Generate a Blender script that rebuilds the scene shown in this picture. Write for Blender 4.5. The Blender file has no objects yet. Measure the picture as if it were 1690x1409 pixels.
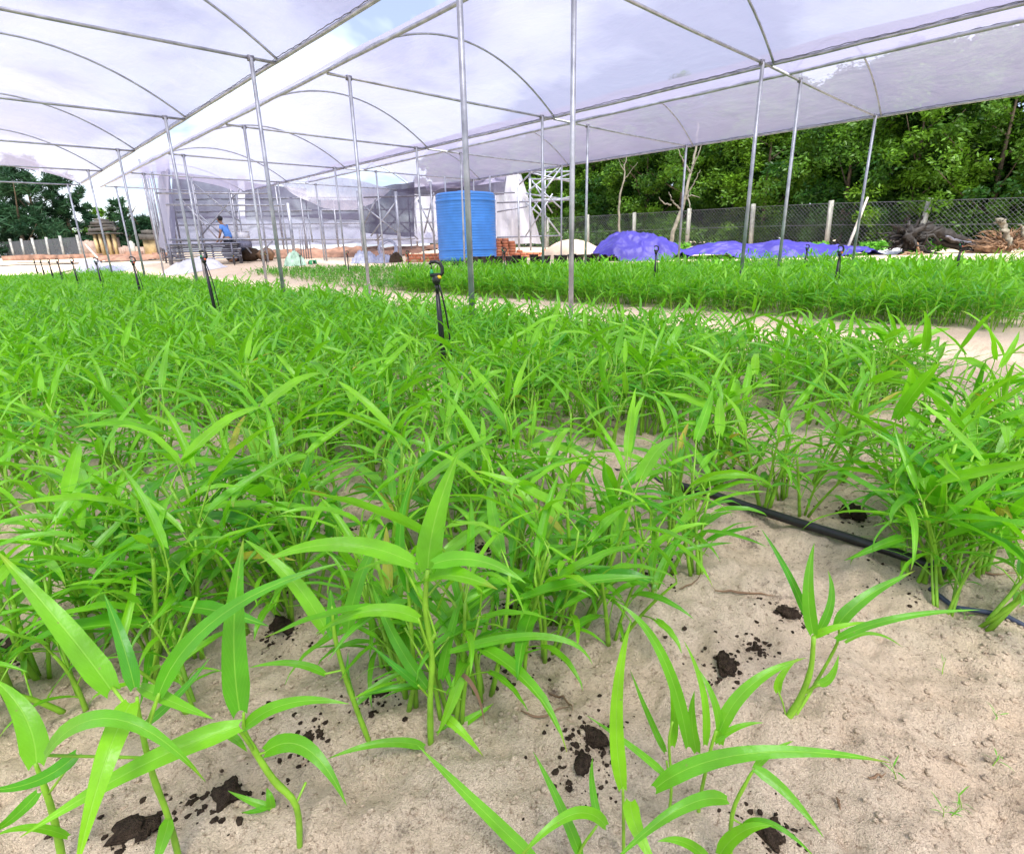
import bpy, math, random
import numpy as np
from mathutils import Vector, Matrix

# ------------------------------------------------------------------ camera, world, sun, exposure
SC = bpy.context.scene
COL = SC.collection
FPX = 918.24
PITCH, ROLL, YAW = .3096, -.0237, .7574
CAMZ = .7017
def _cam():
    cy, sy = math.cos(YAW), math.sin(YAW); cp, sp = math.cos(PITCH), math.sin(PITCH)
    fw = np.array([sy*cp, cy*cp, -sp]); rt = np.array([cy, -sy, 0.]); up = np.cross(rt, fw)
    cr, sr = math.cos(ROLL), math.sin(ROLL)
    return fw, rt*cr + up*sr, -rt*sr + up*cr
FW, RT, UP = _cam()
CP = np.array([0, 0, CAMZ])
cd = bpy.data.cameras.new('camera'); cam = bpy.data.objects.new('camera', cd); COL.objects.link(cam)
cd.sensor_fit = 'HORIZONTAL'; cd.sensor_width = 36; cd.lens = FPX*36/1690
cd.clip_start = .02; cd.clip_end = 2000
m = Matrix.Identity(4)
for i in range(3):
    m[i][0], m[i][1], m[i][2] = RT[i], UP[i], -FW[i]
m[2][3] = CAMZ
cam.matrix_world = m
SC.camera = cam

world = bpy.data.worlds.new('World'); SC.world = world; world.use_nodes = True
wn, wl = world.node_tree.nodes, world.node_tree.links
wn.clear()
SUN_EL, SUN_AZ = 58, 205      # degrees
out = wn.new('ShaderNodeOutputWorld'); add = wn.new('ShaderNodeAddShader')
bg1 = wn.new('ShaderNodeBackground'); bg2 = wn.new('ShaderNodeBackground')
sky = wn.new('ShaderNodeTexSky'); sky.sky_type = 'NISHITA'; sky.sun_disc = False
sky.sun_elevation = math.radians(SUN_EL); sky.sun_rotation = math.radians(SUN_AZ)
bg1.inputs[1].default_value = .05
tc = wn.new('ShaderNodeTexCoord')
sep = wn.new('ShaderNodeSeparateXYZ'); wl.new(tc.outputs['Generated'], sep.inputs[0])
mx = wn.new('ShaderNodeMath'); mx.operation = 'MAXIMUM'; mx.inputs[1].default_value = .02
wl.new(sep.outputs[2], mx.inputs[0])
ad = wn.new('ShaderNodeMath'); ad.operation = 'ADD'; ad.inputs[1].default_value = .22; wl.new(mx.outputs[0], ad.inputs[0])
dv = wn.new('ShaderNodeVectorMath'); dv.operation = 'DIVIDE'
cb = wn.new('ShaderNodeCombineXYZ')
for k in range(3): wl.new(ad.outputs[0], cb.inputs[k])
wl.new(tc.outputs['Generated'], dv.inputs[0]); wl.new(cb.outputs[0], dv.inputs[1])
nz = wn.new('ShaderNodeTexNoise'); nz.inputs['Scale'].default_value = 1.55; nz.inputs['Detail'].default_value = 5
nz.inputs['Roughness'].default_value = .52; nz.inputs['Distortion'].default_value = .35
wl.new(dv.outputs[0], nz.inputs['Vector'])
cr = wn.new('ShaderNodeValToRGB'); e = cr.color_ramp.elements
e[0].position = .42; e[0].color = (.30, .34, .48, 1)
e[1].position = .60; e[1].color = (.86, .93, 1.0, 1)
n_ = e.new(.5); n_.color = (.70, .76, .90, 1)
wl.new(nz.outputs['Fac'], cr.inputs[0]); wl.new(cr.outputs[0], bg2.inputs[0]); bg2.inputs[1].default_value = .80
wl.new(sky.outputs[0], bg1.inputs[0])
wl.new(bg1.outputs[0], add.inputs[0]); wl.new(bg2.outputs[0], add.inputs[1]); wl.new(add.outputs[0], out.inputs[0])

sd = bpy.data.lights.new('sun', 'SUN'); sun = bpy.data.objects.new('sun', sd); COL.objects.link(sun)
sd.energy = 5.0; sd.angle = math.radians(18); sd.color = (1, .96, .9)
_a = math.radians(SUN_AZ); _e = math.radians(SUN_EL)
sdir = Vector((math.sin(_a)*math.cos(_e), math.cos(_a)*math.cos(_e), math.sin(_e)))
sun.rotation_euler = sdir.to_track_quat('Z', 'Y').to_euler()
SC.view_settings.view_transform = 'Standard'; SC.view_settings.look = 'None'
SC.view_settings.exposure = .88; SC.view_settings.gamma = 1; SC.view_settings.use_curve_mapping = False
SC.cycles.use_denoising = True
SC.cycles.transparent_max_bounces = 24; SC.cycles.max_bounces = 8; SC.cycles.diffuse_bounces = 4
SC.cycles.transmission_bounces = 8

# ------------------------------------------------------------------ helpers
rng = np.random.default_rng(7)
R_ = random.Random(11)
def V(*a): return np.array(a, float)
def nrm(v): v = np.asarray(v, float); return v/(np.linalg.norm(v)+1e-12)
def ray(x, y): return FW + (x-845)/FPX*RT - (y-704.5)/FPX*UP
def atz(x, y, z=0.): d = ray(x, y); return CP + d*(z-CAMZ)/d[2]
FH = nrm([FW[0], FW[1], 0]); RH = V(FH[1], -FH[0], 0)
def atf(x, y, fd):                       # point on the ray at horizontal forward distance fd
    d = ray(x, y); return CP + d*fd/(d@FH)
def proj(P):
    q = np.asarray(P, float)-CP; z = q@FW
    return np.stack([845+FPX*(q@RT)/z, 704.5-FPX*(q@UP)/z, z], -1)

def _hash(i, j, s):
    h = (i.astype(np.int64)*374761393 + j.astype(np.int64)*668265263 + s*974711) & 0x7fffffff
    h = ((h ^ (h >> 13))*1274126177) & 0x7fffffff
    return ((h ^ (h >> 16)) & 0xffff)/65535.
def vnoise(x, y, s=0):
    x = np.asarray(x, float); y = np.asarray(y, float)
    i = np.floor(x); j = np.floor(y); fx = x-i; fy = y-j
    fx = fx*fx*(3-2*fx); fy = fy*fy*(3-2*fy)
    a = _hash(i, j, s); b = _hash(i+1, j, s); c = _hash(i, j+1, s); d = _hash(i+1, j+1, s)
    return (a*(1-fx)+b*fx)*(1-fy) + (c*(1-fx)+d*fx)*fy - .5
def fbm(x, y, o=4, s=0):
    r = 0; a = 1; f = 1
    for k in range(o): r = r + a*vnoise(x*f, y*f, s+k*17); a *= .5; f *= 2.07
    return r
def sm(x, a, b):
    t = np.clip((np.asarray(x, float)-a)/(b-a), 0, 1); return t*t*(3-2*t)
def gz0(x, y):
    x = np.asarray(x, float); y = np.asarray(y, float)
    d = x*FH[0]+y*FH[1]
    z = .50*sm(d, 17, 25) + .018*np.clip(d-25, 0, 28)
    z = z + .25*sm(d, 11, 16)*sm(x, 4, 6.5)*(1-.75*sm(d, 17, 25))
    return z
def gz(x, y):
    x = np.asarray(x, float); y = np.asarray(y, float)
    d = np.hypot(x, y)
    far = 1/(1+np.maximum(d-3, 0)*.15)
    return gz0(x, y) + far*(.044*fbm(x*3.2, y*3.2, 2, 3) - .05*np.maximum(0, vnoise(x*6.5, y*6.5, 77)-.22) + .024*fbm(x*12, y*12, 3, 9)) + \
        .013*fbm(x*36, y*36, 2, 5)*(d < 5) - .012*np.maximum(0, vnoise(x*24, y*24, 12)-.22)*(d < 5)*4

def mesh(name, v, f, uv=None, tint=None, mats=None, smooth=True, fm=None):
    v = np.asarray(v, np.float32); me = bpy.data.meshes.new(name)
    if isinstance(f, np.ndarray):
        n = f.shape[1]; loops = f.ravel(); starts = np.arange(len(f))*n; tot = len(f)
    else:
        ln = np.array([len(q) for q in f]); starts = np.concatenate([[0], np.cumsum(ln)[:-1]]); loops = np.array([i for q in f for i in q]); tot = len(f)
    me.vertices.add(len(v)); me.vertices.foreach_set('co', v.ravel())
    me.loops.add(len(loops)); me.loops.foreach_set('vertex_index', loops.astype(np.int32))
    me.polygons.add(tot); me.polygons.foreach_set('loop_start', starts.astype(np.int32))
    if smooth: me.polygons.foreach_set('use_smooth', np.ones(tot, bool))
    if fm is not None: me.polygons.foreach_set('material_index', np.asarray(fm, np.int32))
    me.update(calc_edges=True)
    if uv is not None:
        l = me.uv_layers.new(name='UVMap'); l.data.foreach_set('uv', np.asarray(uv, np.float32)[loops].ravel())
    if tint is not None:
        a = me.attributes.new('tint', 'FLOAT', 'POINT'); a.data.foreach_set('value', np.asarray(tint, np.float32))
    for m_ in (mats if isinstance(mats, (list, tuple)) else [mats]):
        if m_: me.materials.append(m_)
    return me
def link(name, me, parent=None, loc=None):
    o = bpy.data.objects.new(name, me); COL.objects.link(o)
    if parent is not None: o.parent = parent
    if loc is not None: o.location = loc
    return o
def tag(o, label=None, cat=None, group=None, kind=None):
    if label: o['label'] = label
    if cat: o['category'] = cat
    if group: o['group'] = group
    if kind: o['kind'] = kind
    return o
def empty(name, loc, label, cat, group=None, rz=0):
    o = bpy.data.objects.new(name, None); COL.objects.link(o); o.location = loc; o.rotation_euler = (0, 0, rz)
    o.empty_display_size = .05
    return tag(o, label, cat, group)

class MB:                                  # collects geometry (quads and tris) for ONE mesh
    def __init__(s): s.v = []; s.f = []; s.n = 0; s.uv = []; s.t = []; s.hasuv = False
    def add(s, v, f, uv=None, tint=0.):
        v = np.asarray(v, float); o = s.n
        s.v.append(v); s.f += [[i+o for i in q] for q in (f.tolist() if isinstance(f, np.ndarray) else f)]
        s.n += len(v)
        if uv is not None: s.hasuv = True
        s.uv.append(np.zeros((len(v), 2)) if uv is None else uv); s.t.append(np.full(len(v), tint))
        return s
    def box(s, c, size, rz=0, R=None, j=0):
        x, y, z = [a/2 for a in size]
        v = np.array([[a, b, c_] for a in (-x, x) for b in (-y, y) for c_ in (-z, z)])
        if j: v += rng.uniform(-j, j, v.shape)
        if R is None:
            cz, sz = math.cos(rz), math.sin(rz); R = np.array([[cz, -sz, 0], [sz, cz, 0], [0, 0, 1]])
        s.add(v@np.asarray(R).T+np.asarray(c, float), [[0, 1, 3, 2], [4, 6, 7, 5], [0, 4, 5, 1], [2, 3, 7, 6], [0, 2, 6, 4], [1, 5, 7, 3]]); return s
    def tube(s, pts, r, n=8, cap=True, noise=0, flat=1.):
        pts = np.asarray(pts, float); k = len(pts)
        r = np.full(k, r, float) if np.isscalar(r) else np.asarray(r, float)
        t = np.gradient(pts, axis=0); t /= np.linalg.norm(t, axis=1)[:, None]+1e-12
        a = V(0, 0, 1) if abs(t[0][2]) < .9 else V(1, 0, 0)
        vs = []; u = nrm(np.cross(t[0], a))
        for i in range(k):
            u = nrm(u-t[i]*(u@t[i])); w = np.cross(t[i], u)
            an = np.arange(n)*2*math.pi/n
            rr = r[i]*(1+(rng.uniform(-noise, noise, n) if noise else 0))
            vs.append(pts[i]+(np.cos(an)*rr)[:, None]*u+(np.sin(an)*rr*flat)[:, None]*w)
        v = np.concatenate(vs); f = []
        for i in range(k-1):
            for j in range(n):
                f.append([i*n+j, i*n+(j+1) % n, (i+1)*n+(j+1) % n, (i+1)*n+j])
        if cap: f.append(list(range(n))[::-1]); f.append([(k-1)*n+j for j in range(n)])
        s.add(v, f); return s
    def lathe(s, prof, c=(0, 0, 0), n=24, caps=True):
        an = np.arange(n)*2*math.pi/n; v = []
        for (r, z) in prof: v.append(np.stack([np.cos(an)*r, np.sin(an)*r, np.full(n, z)], 1))
        v = np.concatenate(v)+np.asarray(c, float); f = []
        for i in range(len(prof)-1):
            for j in range(n): f.append([i*n+j, i*n+(j+1) % n, (i+1)*n+(j+1) % n, (i+1)*n+j])
        if caps: f.append(list(range(n))[::-1]); f.append([(len(prof)-1)*n+j for j in range(n)])
        s.add(v, f); return s
    def build(s, name, mat, parent=None, smooth=True, loc=None, origin=None):
        v = np.concatenate(s.v)
        if origin is not None: v = v-np.asarray(origin, float)
        me = mesh(name, v, s.f, np.concatenate(s.uv) if s.hasuv else None, np.concatenate(s.t), mat, smooth)
        return link(name, me, parent, loc)

def blob(sub=2, seed=0, amp=.25, fr=1.6, flat=1.):
    me = bpy.data.meshes.new('t'); import bmesh
    bm = bmesh.new(); bmesh.ops.create_icosphere(bm, subdivisions=sub, radius=1)
    v = np.array([q.co[:] for q in bm.verts]); f = np.array([[q.index for q in p.verts] for p in bm.faces]); bm.free()
    bpy.data.meshes.remove(me)
    n = 1+amp*(vnoise(v[:, 0]*fr+seed*3.1+v[:, 2]*1.7, v[:, 1]*fr+seed*7.7, seed)*2+vnoise(v[:, 0]*fr*3+v[:, 2]*4, v[:, 1]*fr*3-v[:, 2]*3, seed+5))
    v = v*n[:, None]; v[:, 2] *= flat
    return v, f

# ------------------------------------------------------------------ materials
MATS = {}
def newmat(name):
    m = bpy.data.materials.new(name); m.use_nodes = True; nt = m.node_tree; nt.nodes.clear()
    MATS[name] = m; return m, nt.nodes, nt.links
def simple(name, col, rough=.6, metal=0, var=.12, scale=8, bump=.15, spec=.5, bscale=None, col2=None, trans=0, coords='Object', detail=4):
    m, n, l = newmat(name)
    o = n.new('ShaderNodeOutputMaterial'); p = n.new('ShaderNodeBsdfPrincipled')
    tcn = n.new('ShaderNodeTexCoord'); nz = n.new('ShaderNodeTexNoise'); nz.inputs['Scale'].default_value = scale
    nz.inputs['Detail'].default_value = detail
    l.new(tcn.outputs[coords], nz.inputs['Vector'])
    mxn = n.new('ShaderNodeMix'); mxn.data_type = 'RGBA'
    c2 = col2 or tuple(min(1, c*(1+var*3)) for c in col)
    c1 = col if col2 else tuple(c*(1-var*2) for c in col)
    mxn.inputs[6].default_value = (*c1, 1); mxn.inputs[7].default_value = (*c2, 1)
    mr = n.new('ShaderNodeMapRange'); mr.inputs[1].default_value = .3; mr.inputs[2].default_value = .7
    l.new(nz.outputs['Fac'], mr.inputs[0]); l.new(mr.outputs[0], mxn.inputs[0])
    l.new(mxn.outputs[2], p.inputs['Base Color'])
    p.inputs['Roughness'].default_value = rough; p.inputs['Metallic'].default_value = metal
    p.inputs['Specular IOR Level'].default_value = spec
    if bump:
        n2 = n.new('ShaderNodeTexNoise'); n2.inputs['Scale'].default_value = bscale or scale*6; n2.inputs['Detail'].default_value = 3
        l.new(tcn.outputs[coords], n2.inputs['Vector'])
        b = n.new('ShaderNodeBump'); b.inputs['Strength'].default_value = bump; b.inputs['Distance'].default_value = .02
        l.new(n2.outputs['Fac'], b.inputs['Height']); l.new(b.outputs[0], p.inputs['Normal'])
    sh = p.outputs[0]
    if trans:
        t = n.new('ShaderNodeBsdfTranslucent'); l.new(mxn.outputs[2], t.inputs[0]); ms = n.new('ShaderNodeMixShader')
        ms.inputs[0].default_value = trans; l.new(p.outputs[0], ms.inputs[1]); l.new(t.outputs[0], ms.inputs[2]); sh = ms.outputs[0]
    l.new(sh, o.inputs[0]); return m

def leafmat(name, dark, light, rib, trans, tcol, rough=.42, use_rib=True, spec=.45):
    m, n, l = newmat(name)
    o = n.new('ShaderNodeOutputMaterial'); p = n.new('ShaderNodeBsdfPrincipled'); t = n.new('ShaderNodeBsdfTranslucent'); ms = n.new('ShaderNodeMixShader')
    at = n.new('ShaderNodeAttribute'); at.attribute_name = 'tint'
    oi = n.new('ShaderNodeObjectInfo')
    am = n.new('ShaderNodeMath'); am.operation = 'MULTIPLY_ADD'; am.inputs[1].default_value = .55
    l.new(oi.outputs['Random'], am.inputs[0]); l.new(at.outputs['Fac'], am.inputs[2])
    sub = n.new('ShaderNodeMath'); sub.operation = 'SUBTRACT'; sub.inputs[1].default_value = .26; sub.use_clamp = True
    l.new(am.outputs[0], sub.inputs[0])
    mixc = n.new('ShaderNodeMix'); mixc.data_type = 'RGBA'; mixc.inputs[6].default_value = (*dark, 1); mixc.inputs[7].default_value = (*light, 1)
    l.new(sub.outputs[0], mixc.inputs[0])
    c = mixc.outputs[2]
    if use_rib:
        uv = n.new('ShaderNodeUVMap'); uv.uv_map = 'UVMap'; sp = n.new('ShaderNodeSeparateXYZ'); l.new(uv.outputs[0], sp.inputs[0])
        s1 = n.new('ShaderNodeMath'); s1.operation = 'SUBTRACT'; s1.inputs[1].default_value = .5; l.new(sp.outputs[0], s1.inputs[0])
        ab = n.new('ShaderNodeMath'); ab.operation = 'ABSOLUTE'; l.new(s1.outputs[0], ab.inputs[0])
        mr = n.new('ShaderNodeMapRange'); mr.inputs[1].default_value = .008; mr.inputs[2].default_value = .04; mr.inputs[3].default_value = .6; mr.inputs[4].default_value = 0
        l.new(ab.outputs[0], mr.inputs[0])
        mix2 = n.new('ShaderNodeMix'); mix2.data_type = 'RGBA'; mix2.inputs[7].default_value = (*rib, 1)
        l.new(mr.outputs[0], mix2.inputs[0]); l.new(c, mix2.inputs[6])
        # side veins: a wave slanted from the rib
        v1 = n.new('ShaderNodeMath'); v1.operation = 'MULTIPLY_ADD'; v1.inputs[1].default_value = -.55; l.new(ab.outputs[0], v1.inputs[0]); l.new(sp.outputs[1], v1.inputs[2])
        v2 = n.new('ShaderNodeMath'); v2.operation = 'MULTIPLY'; v2.inputs[1].default_value = 95; l.new(v1.outputs[0], v2.inputs[0])
        v3 = n.new('ShaderNodeMath'); v3.operation = 'SINE'; l.new(v2.outputs[0], v3.inputs[0])
        mr2 = n.new('ShaderNodeMapRange'); mr2.inputs[1].default_value = .86; mr2.inputs[2].default_value = 1; mr2.inputs[3].default_value = 0; mr2.inputs[4].default_value = .16
        l.new(v3.outputs[0], mr2.inputs[0])
        mix3 = n.new('ShaderNodeMix'); mix3.data_type = 'RGBA'; mix3.inputs[7].default_value = (*rib, 1)
        l.new(mr2.outputs[0], mix3.inputs[0]); l.new(mix2.outputs[2], mix3.inputs[6]); c = mix3.outputs[2]
        tipr = n.new('ShaderNodeMapRange'); tipr.inputs[1].default_value = .86; tipr.inputs[2].default_value = 1.0; tipr.inputs[4].default_value = .8; l.new(sp.outputs[1], tipr.inputs[0])
        n5 = n.new('ShaderNodeTexNoise'); n5.inputs['Scale'].default_value = 9; tc5 = n.new('ShaderNodeTexCoord'); l.new(tc5.outputs['Object'], n5.inputs['Vector'])
        r5 = n.new('ShaderNodeMapRange'); r5.inputs[1].default_value = .52; r5.inputs[2].default_value = .62; l.new(n5.outputs['Fac'], r5.inputs[0])
        m5 = n.new('ShaderNodeMath'); m5.operation = 'MULTIPLY'; l.new(tipr.outputs[0], m5.inputs[0]); l.new(r5.outputs[0], m5.inputs[1])
        x5 = n.new('ShaderNodeMix'); x5.data_type = 'RGBA'; x5.inputs[7].default_value = (.42, .34, .06, 1); l.new(m5.outputs[0], x5.inputs[0]); l.new(c, x5.inputs[6]); c = x5.outputs[2]
        n6 = n.new('ShaderNodeTexVoronoi'); n6.inputs['Scale'].default_value = 75; l.new(tc5.outputs['Object'], n6.inputs['Vector'])
        r6 = n.new('ShaderNodeMapRange'); r6.inputs[1].default_value = .06; r6.inputs[2].default_value = .13; r6.inputs[3].default_value = .8; r6.inputs[4].default_value = 0; l.new(n6.outputs['Distance'], r6.inputs[0])
        r7 = n.new('ShaderNodeMapRange'); r7.inputs[1].default_value = .55; r7.inputs[2].default_value = .6; n7 = n.new('ShaderNodeTexNoise'); n7.inputs['Scale'].default_value = 16; l.new(tc5.outputs['Object'], n7.inputs['Vector']); l.new(n7.outputs['Fac'], r7.inputs[0])
        m6 = n.new('ShaderNodeMath'); m6.operation = 'MULTIPLY'; l.new(r6.outputs[0], m6.inputs[0]); l.new(r7.outputs[0], m6.inputs[1])
        x6 = n.new('ShaderNodeMix'); x6.data_type = 'RGBA'; x6.inputs[7].default_value = (.25, .22, .08, 1); l.new(m6.outputs[0], x6.inputs[0]); l.new(c, x6.inputs[6]); c = x6.outputs[2]
        bp = n.new('ShaderNodeBump'); bp.inputs['Strength'].default_value = .45; bp.inputs['Distance'].default_value = .0015
        tcn = n.new('ShaderNodeTexCoord'); nz = n.new('ShaderNodeTexNoise'); nz.inputs['Scale'].default_value = 130; l.new(tcn.outputs['Object'], nz.inputs['Vector'])
        adn = n.new('ShaderNodeMath'); adn.operation = 'SUBTRACT'; l.new(nz.outputs['Fac'], adn.inputs[0]); l.new(mr.outputs[0], adn.inputs[1])
        l.new(adn.outputs[0], bp.inputs['Height']); l.new(bp.outputs[0], p.inputs['Normal'])
        n3 = n.new('ShaderNodeTexNoise'); n3.inputs['Scale'].default_value = 22; n3.inputs['Detail'].default_value = 4; l.new(tcn.outputs['Object'], n3.inputs['Vector'])
        hs = n.new('ShaderNodeHueSaturation'); mr3 = n.new('ShaderNodeMapRange'); mr3.inputs[1].default_value = .3; mr3.inputs[2].default_value = .7; mr3.inputs[3].default_value = .78; mr3.inputs[4].default_value = 1.2
        l.new(n3.outputs['Fac'], mr3.inputs[0]); l.new(mr3.outputs[0], hs.inputs['Value']); l.new(c, hs.inputs['Color']); c = hs.outputs[0]
    l.new(c, p.inputs['Base Color']); p.inputs['Roughness'].default_value = rough; p.inputs['Specular IOR Level'].default_value = spec
    tm = n.new('ShaderNodeMix'); tm.data_type = 'RGBA'; tm.inputs[0].default_value = .75; tm.inputs[7].default_value = (*tcol, 1)
    l.new(c, tm.inputs[6]); l.new(tm.outputs[2], t.inputs[0])
    ms.inputs[0].default_value = trans; l.new(p.outputs[0], ms.inputs[1]); l.new(t.outputs[0], ms.inputs[2]); l.new(ms.outputs[0], o.inputs[0])
    return m
LEAF = leafmat('leaf', (.045, .290, .014), (.245, .585, .014), (.34, .66, .08), .40, (.26, .74, .010), rough=.38, spec=.5)
LEAFY = leafmat('yellowing_leaf', (.34, .38, .03), (.52, .42, .05), (.5, .5, .15), .35, (.55, .5, .03), rough=.5)
STEM = simple('green_stem', (.24, .48, .03), .45, var=.12, scale=25, bump=.1, trans=.2, coords='Object')
SEED = leafmat('seedling_leaf', (.045, .26, .016), (.17, .42, .03), (.2, .5, .1), .3, (.14, .5, .03), use_rib=False)
TREE = leafmat('tree_leaf', (.012, .062, .006), (.125, .265, .012), (.1, .1, .1), .25, (.08, .22, .01), rough=.5, use_rib=False, spec=.3)
CASU = leafmat('needle', (.010, .040, .018), (.030, .085, .030), (.1, .1, .1), .12, (.03, .09, .03), rough=.6, use_rib=False, spec=.2)

def sandmat():
    m, n, l = newmat('sand')
    o = n.new('ShaderNodeOutputMaterial'); p = n.new('ShaderNodeBsdfPrincipled'); g = n.new('ShaderNodeNewGeometry')
    P = g.outputs['Position']
    def noise(sc, de=4, ro=.55):
        z = n.new('ShaderNodeTexNoise'); z.inputs['Scale'].default_value = sc; z.inputs['Detail'].default_value = de; z.inputs['Roughness'].default_value = ro
        l.new(P, z.inputs['Vector']); return z.outputs['Fac']
    def ramp(src, a, b, lo=0., hi=1.):
        r = n.new('ShaderNodeMapRange'); r.inputs[1].default_value = a; r.inputs[2].default_value = b; r.inputs[3].default_value = lo; r.inputs[4].default_value = hi
        l.new(src, r.inputs[0]); return r.outputs[0]
    def mix(f, a, b):
        x = n.new('ShaderNodeMix'); x.data_type = 'RGBA'
        l.new(f, x.inputs[0])
        if isinstance(a, tuple): x.inputs[6].default_value = (*a, 1)
        else: l.new(a, x.inputs[6])
        x.inputs[7].default_value = (*b, 1); return x.outputs[2]
    c = mix(ramp(noise(1.7, 5), .35, .65), (.80, .655, .49), (.74, .57, .40))
    c = mix(ramp(noise(9, 5, .7), .42, .75, 0, .55), c, (.78, .66, .50))
    c = mix(ramp(noise(260, 2), .40, .62, 0, .28), c, (.42, .30, .21))
    c = mix(ramp(noise(85, 5, .78), .555, .64, 0, .72), c, (.26, .17, .11))  # dark speckles put the shade of small pits into the sand colour
    c = mix(ramp(noise(6.5, 8, .85), .585, .66, 0, .75), c, (.13, .09, .07))     # dark compost worked into the sand
    l.new(c, p.inputs['Base Color']); p.inputs['Roughness'].default_value = .92; p.inputs['Specular IOR Level'].default_value = .2
    b1 = n.new('ShaderNodeBump'); b1.inputs['Strength'].default_value = 1; b1.inputs['Distance'].default_value = .014
    l.new(noise(55, 6, .72), b1.inputs['Height'])
    b2 = n.new('ShaderNodeBump'); b2.inputs['Strength'].default_value = 1; b2.inputs['Distance'].default_value = .005
    l.new(noise(330, 3, .7), b2.inputs['Height']); l.new(b1.outputs[0], b2.inputs['Normal'])
    l.new(b2.outputs[0], p.inputs['Normal']); l.new(p.outputs[0], o.inputs[0]); return m
SAND = sandmat()
COMPOST = simple('compost', (.040, .026, .018), .95, col2=(.11, .075, .05), scale=120, bump=1, spec=.15, bscale=400)
STEEL = simple('galvanised_steel', (.24, .25, .30), .45, .45, scale=7, bump=.12, col2=(.44, .46, .52), detail=8)
STEELD = simple('dull_steel', (.17, .17, .21), .5, .4, var=.12, scale=14, bump=.05)
BLACKP = simple('black_plastic', (.010, .010, .011), .38, var=.2, scale=30, bump=.08)
BLUEP = simple('blue_plastic_tank', (.045, .215, .62), .40, var=.05, scale=3, bump=.03, spec=.5)
ORANGE = simple('orange_plastic', (.85, .13, .03), .4, var=.05, bump=0)
YELLOW = simple('yellow_plastic', (.85, .50, .03), .4, var=.05, bump=0)
GREENP = simple('green_plastic', (.03, .30, .10), .4, var=.05, bump=0)
WHITEP = simple('white_plastic_sheet', (.72, .72, .78), .45, var=.06, scale=3, bump=.3, trans=.2)
GREYP = simple('grey_sheet', (.28, .30, .40), .5, var=.12, scale=3, bump=.3)
TARP = simple('blue_violet_tarp', (.042, .033, .24), .52, var=.10, scale=.8, bump=1, bscale=4, spec=.3)
CONC = simple('concrete', (.30, .30, .27), .85, var=.12, scale=6, bump=.3)
BRICK = simple('red_brick', (.38, .13, .065), .85, var=.2, scale=2.2, bump=.3, coords='Object')
REDSOIL = simple('red_soil', (.21, .115, .08), .95, var=.2, scale=3, bump=.6)
PILE = simple('pile_sand', (.56, .44, .32), .95, var=.07, scale=3, bump=.6, bscale=30)
BARK = simple('bark', (.10, .075, .05), .9, var=.25, scale=6, bump=.8)
PALEB = simple('pale_bark', (.17, .155, .12), .85, var=.2, scale=6, bump=.5)
CHAR = simple('charred_wood', (.008, .0065, .006), .7, var=.4, scale=5, bump=1, bscale=14, col2=(.022, .016, .013))
ROOT = simple('dry_root', (.20, .12, .07), .9, var=.3, scale=5, bump=.7)
WOODP = simple('weathered_pole', (.42, .38, .32), .8, var=.15, scale=9, bump=.4)
STONE = simple('old_ochre_render', (.33, .25, .13), .9, var=.2, scale=1.5, bump=.5)
STONED = simple('mossy_roof', (.055, .05, .045), .9, var=.3, scale=2, bump=.7)
STONER = simple('brown_masonry', (.24, .17, .14), .9, var=.25, scale=1.2, bump=.6)
SKIN = simple('skin', (.34, .18, .11), .5, var=.06, bump=.05)
SHIRT = simple('light_blue_cotton', (.10, .26, .66), .8, var=.08, scale=6, bump=.4)
DARKC = simple('dark_cloth', (.04, .045, .07), .85, var=.2, scale=6, bump=.4)
HAIR = simple('black_hair', (.008, .007, .007), .5, var=.2, scale=40, bump=.5)
MASK = simple('face_mask', (.30, .50, .70), .8, var=.05, bump=.1)
DRY = simple('dry_leaf', (.17, .10, .055), .8, var=.2, bump=.3)

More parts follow.
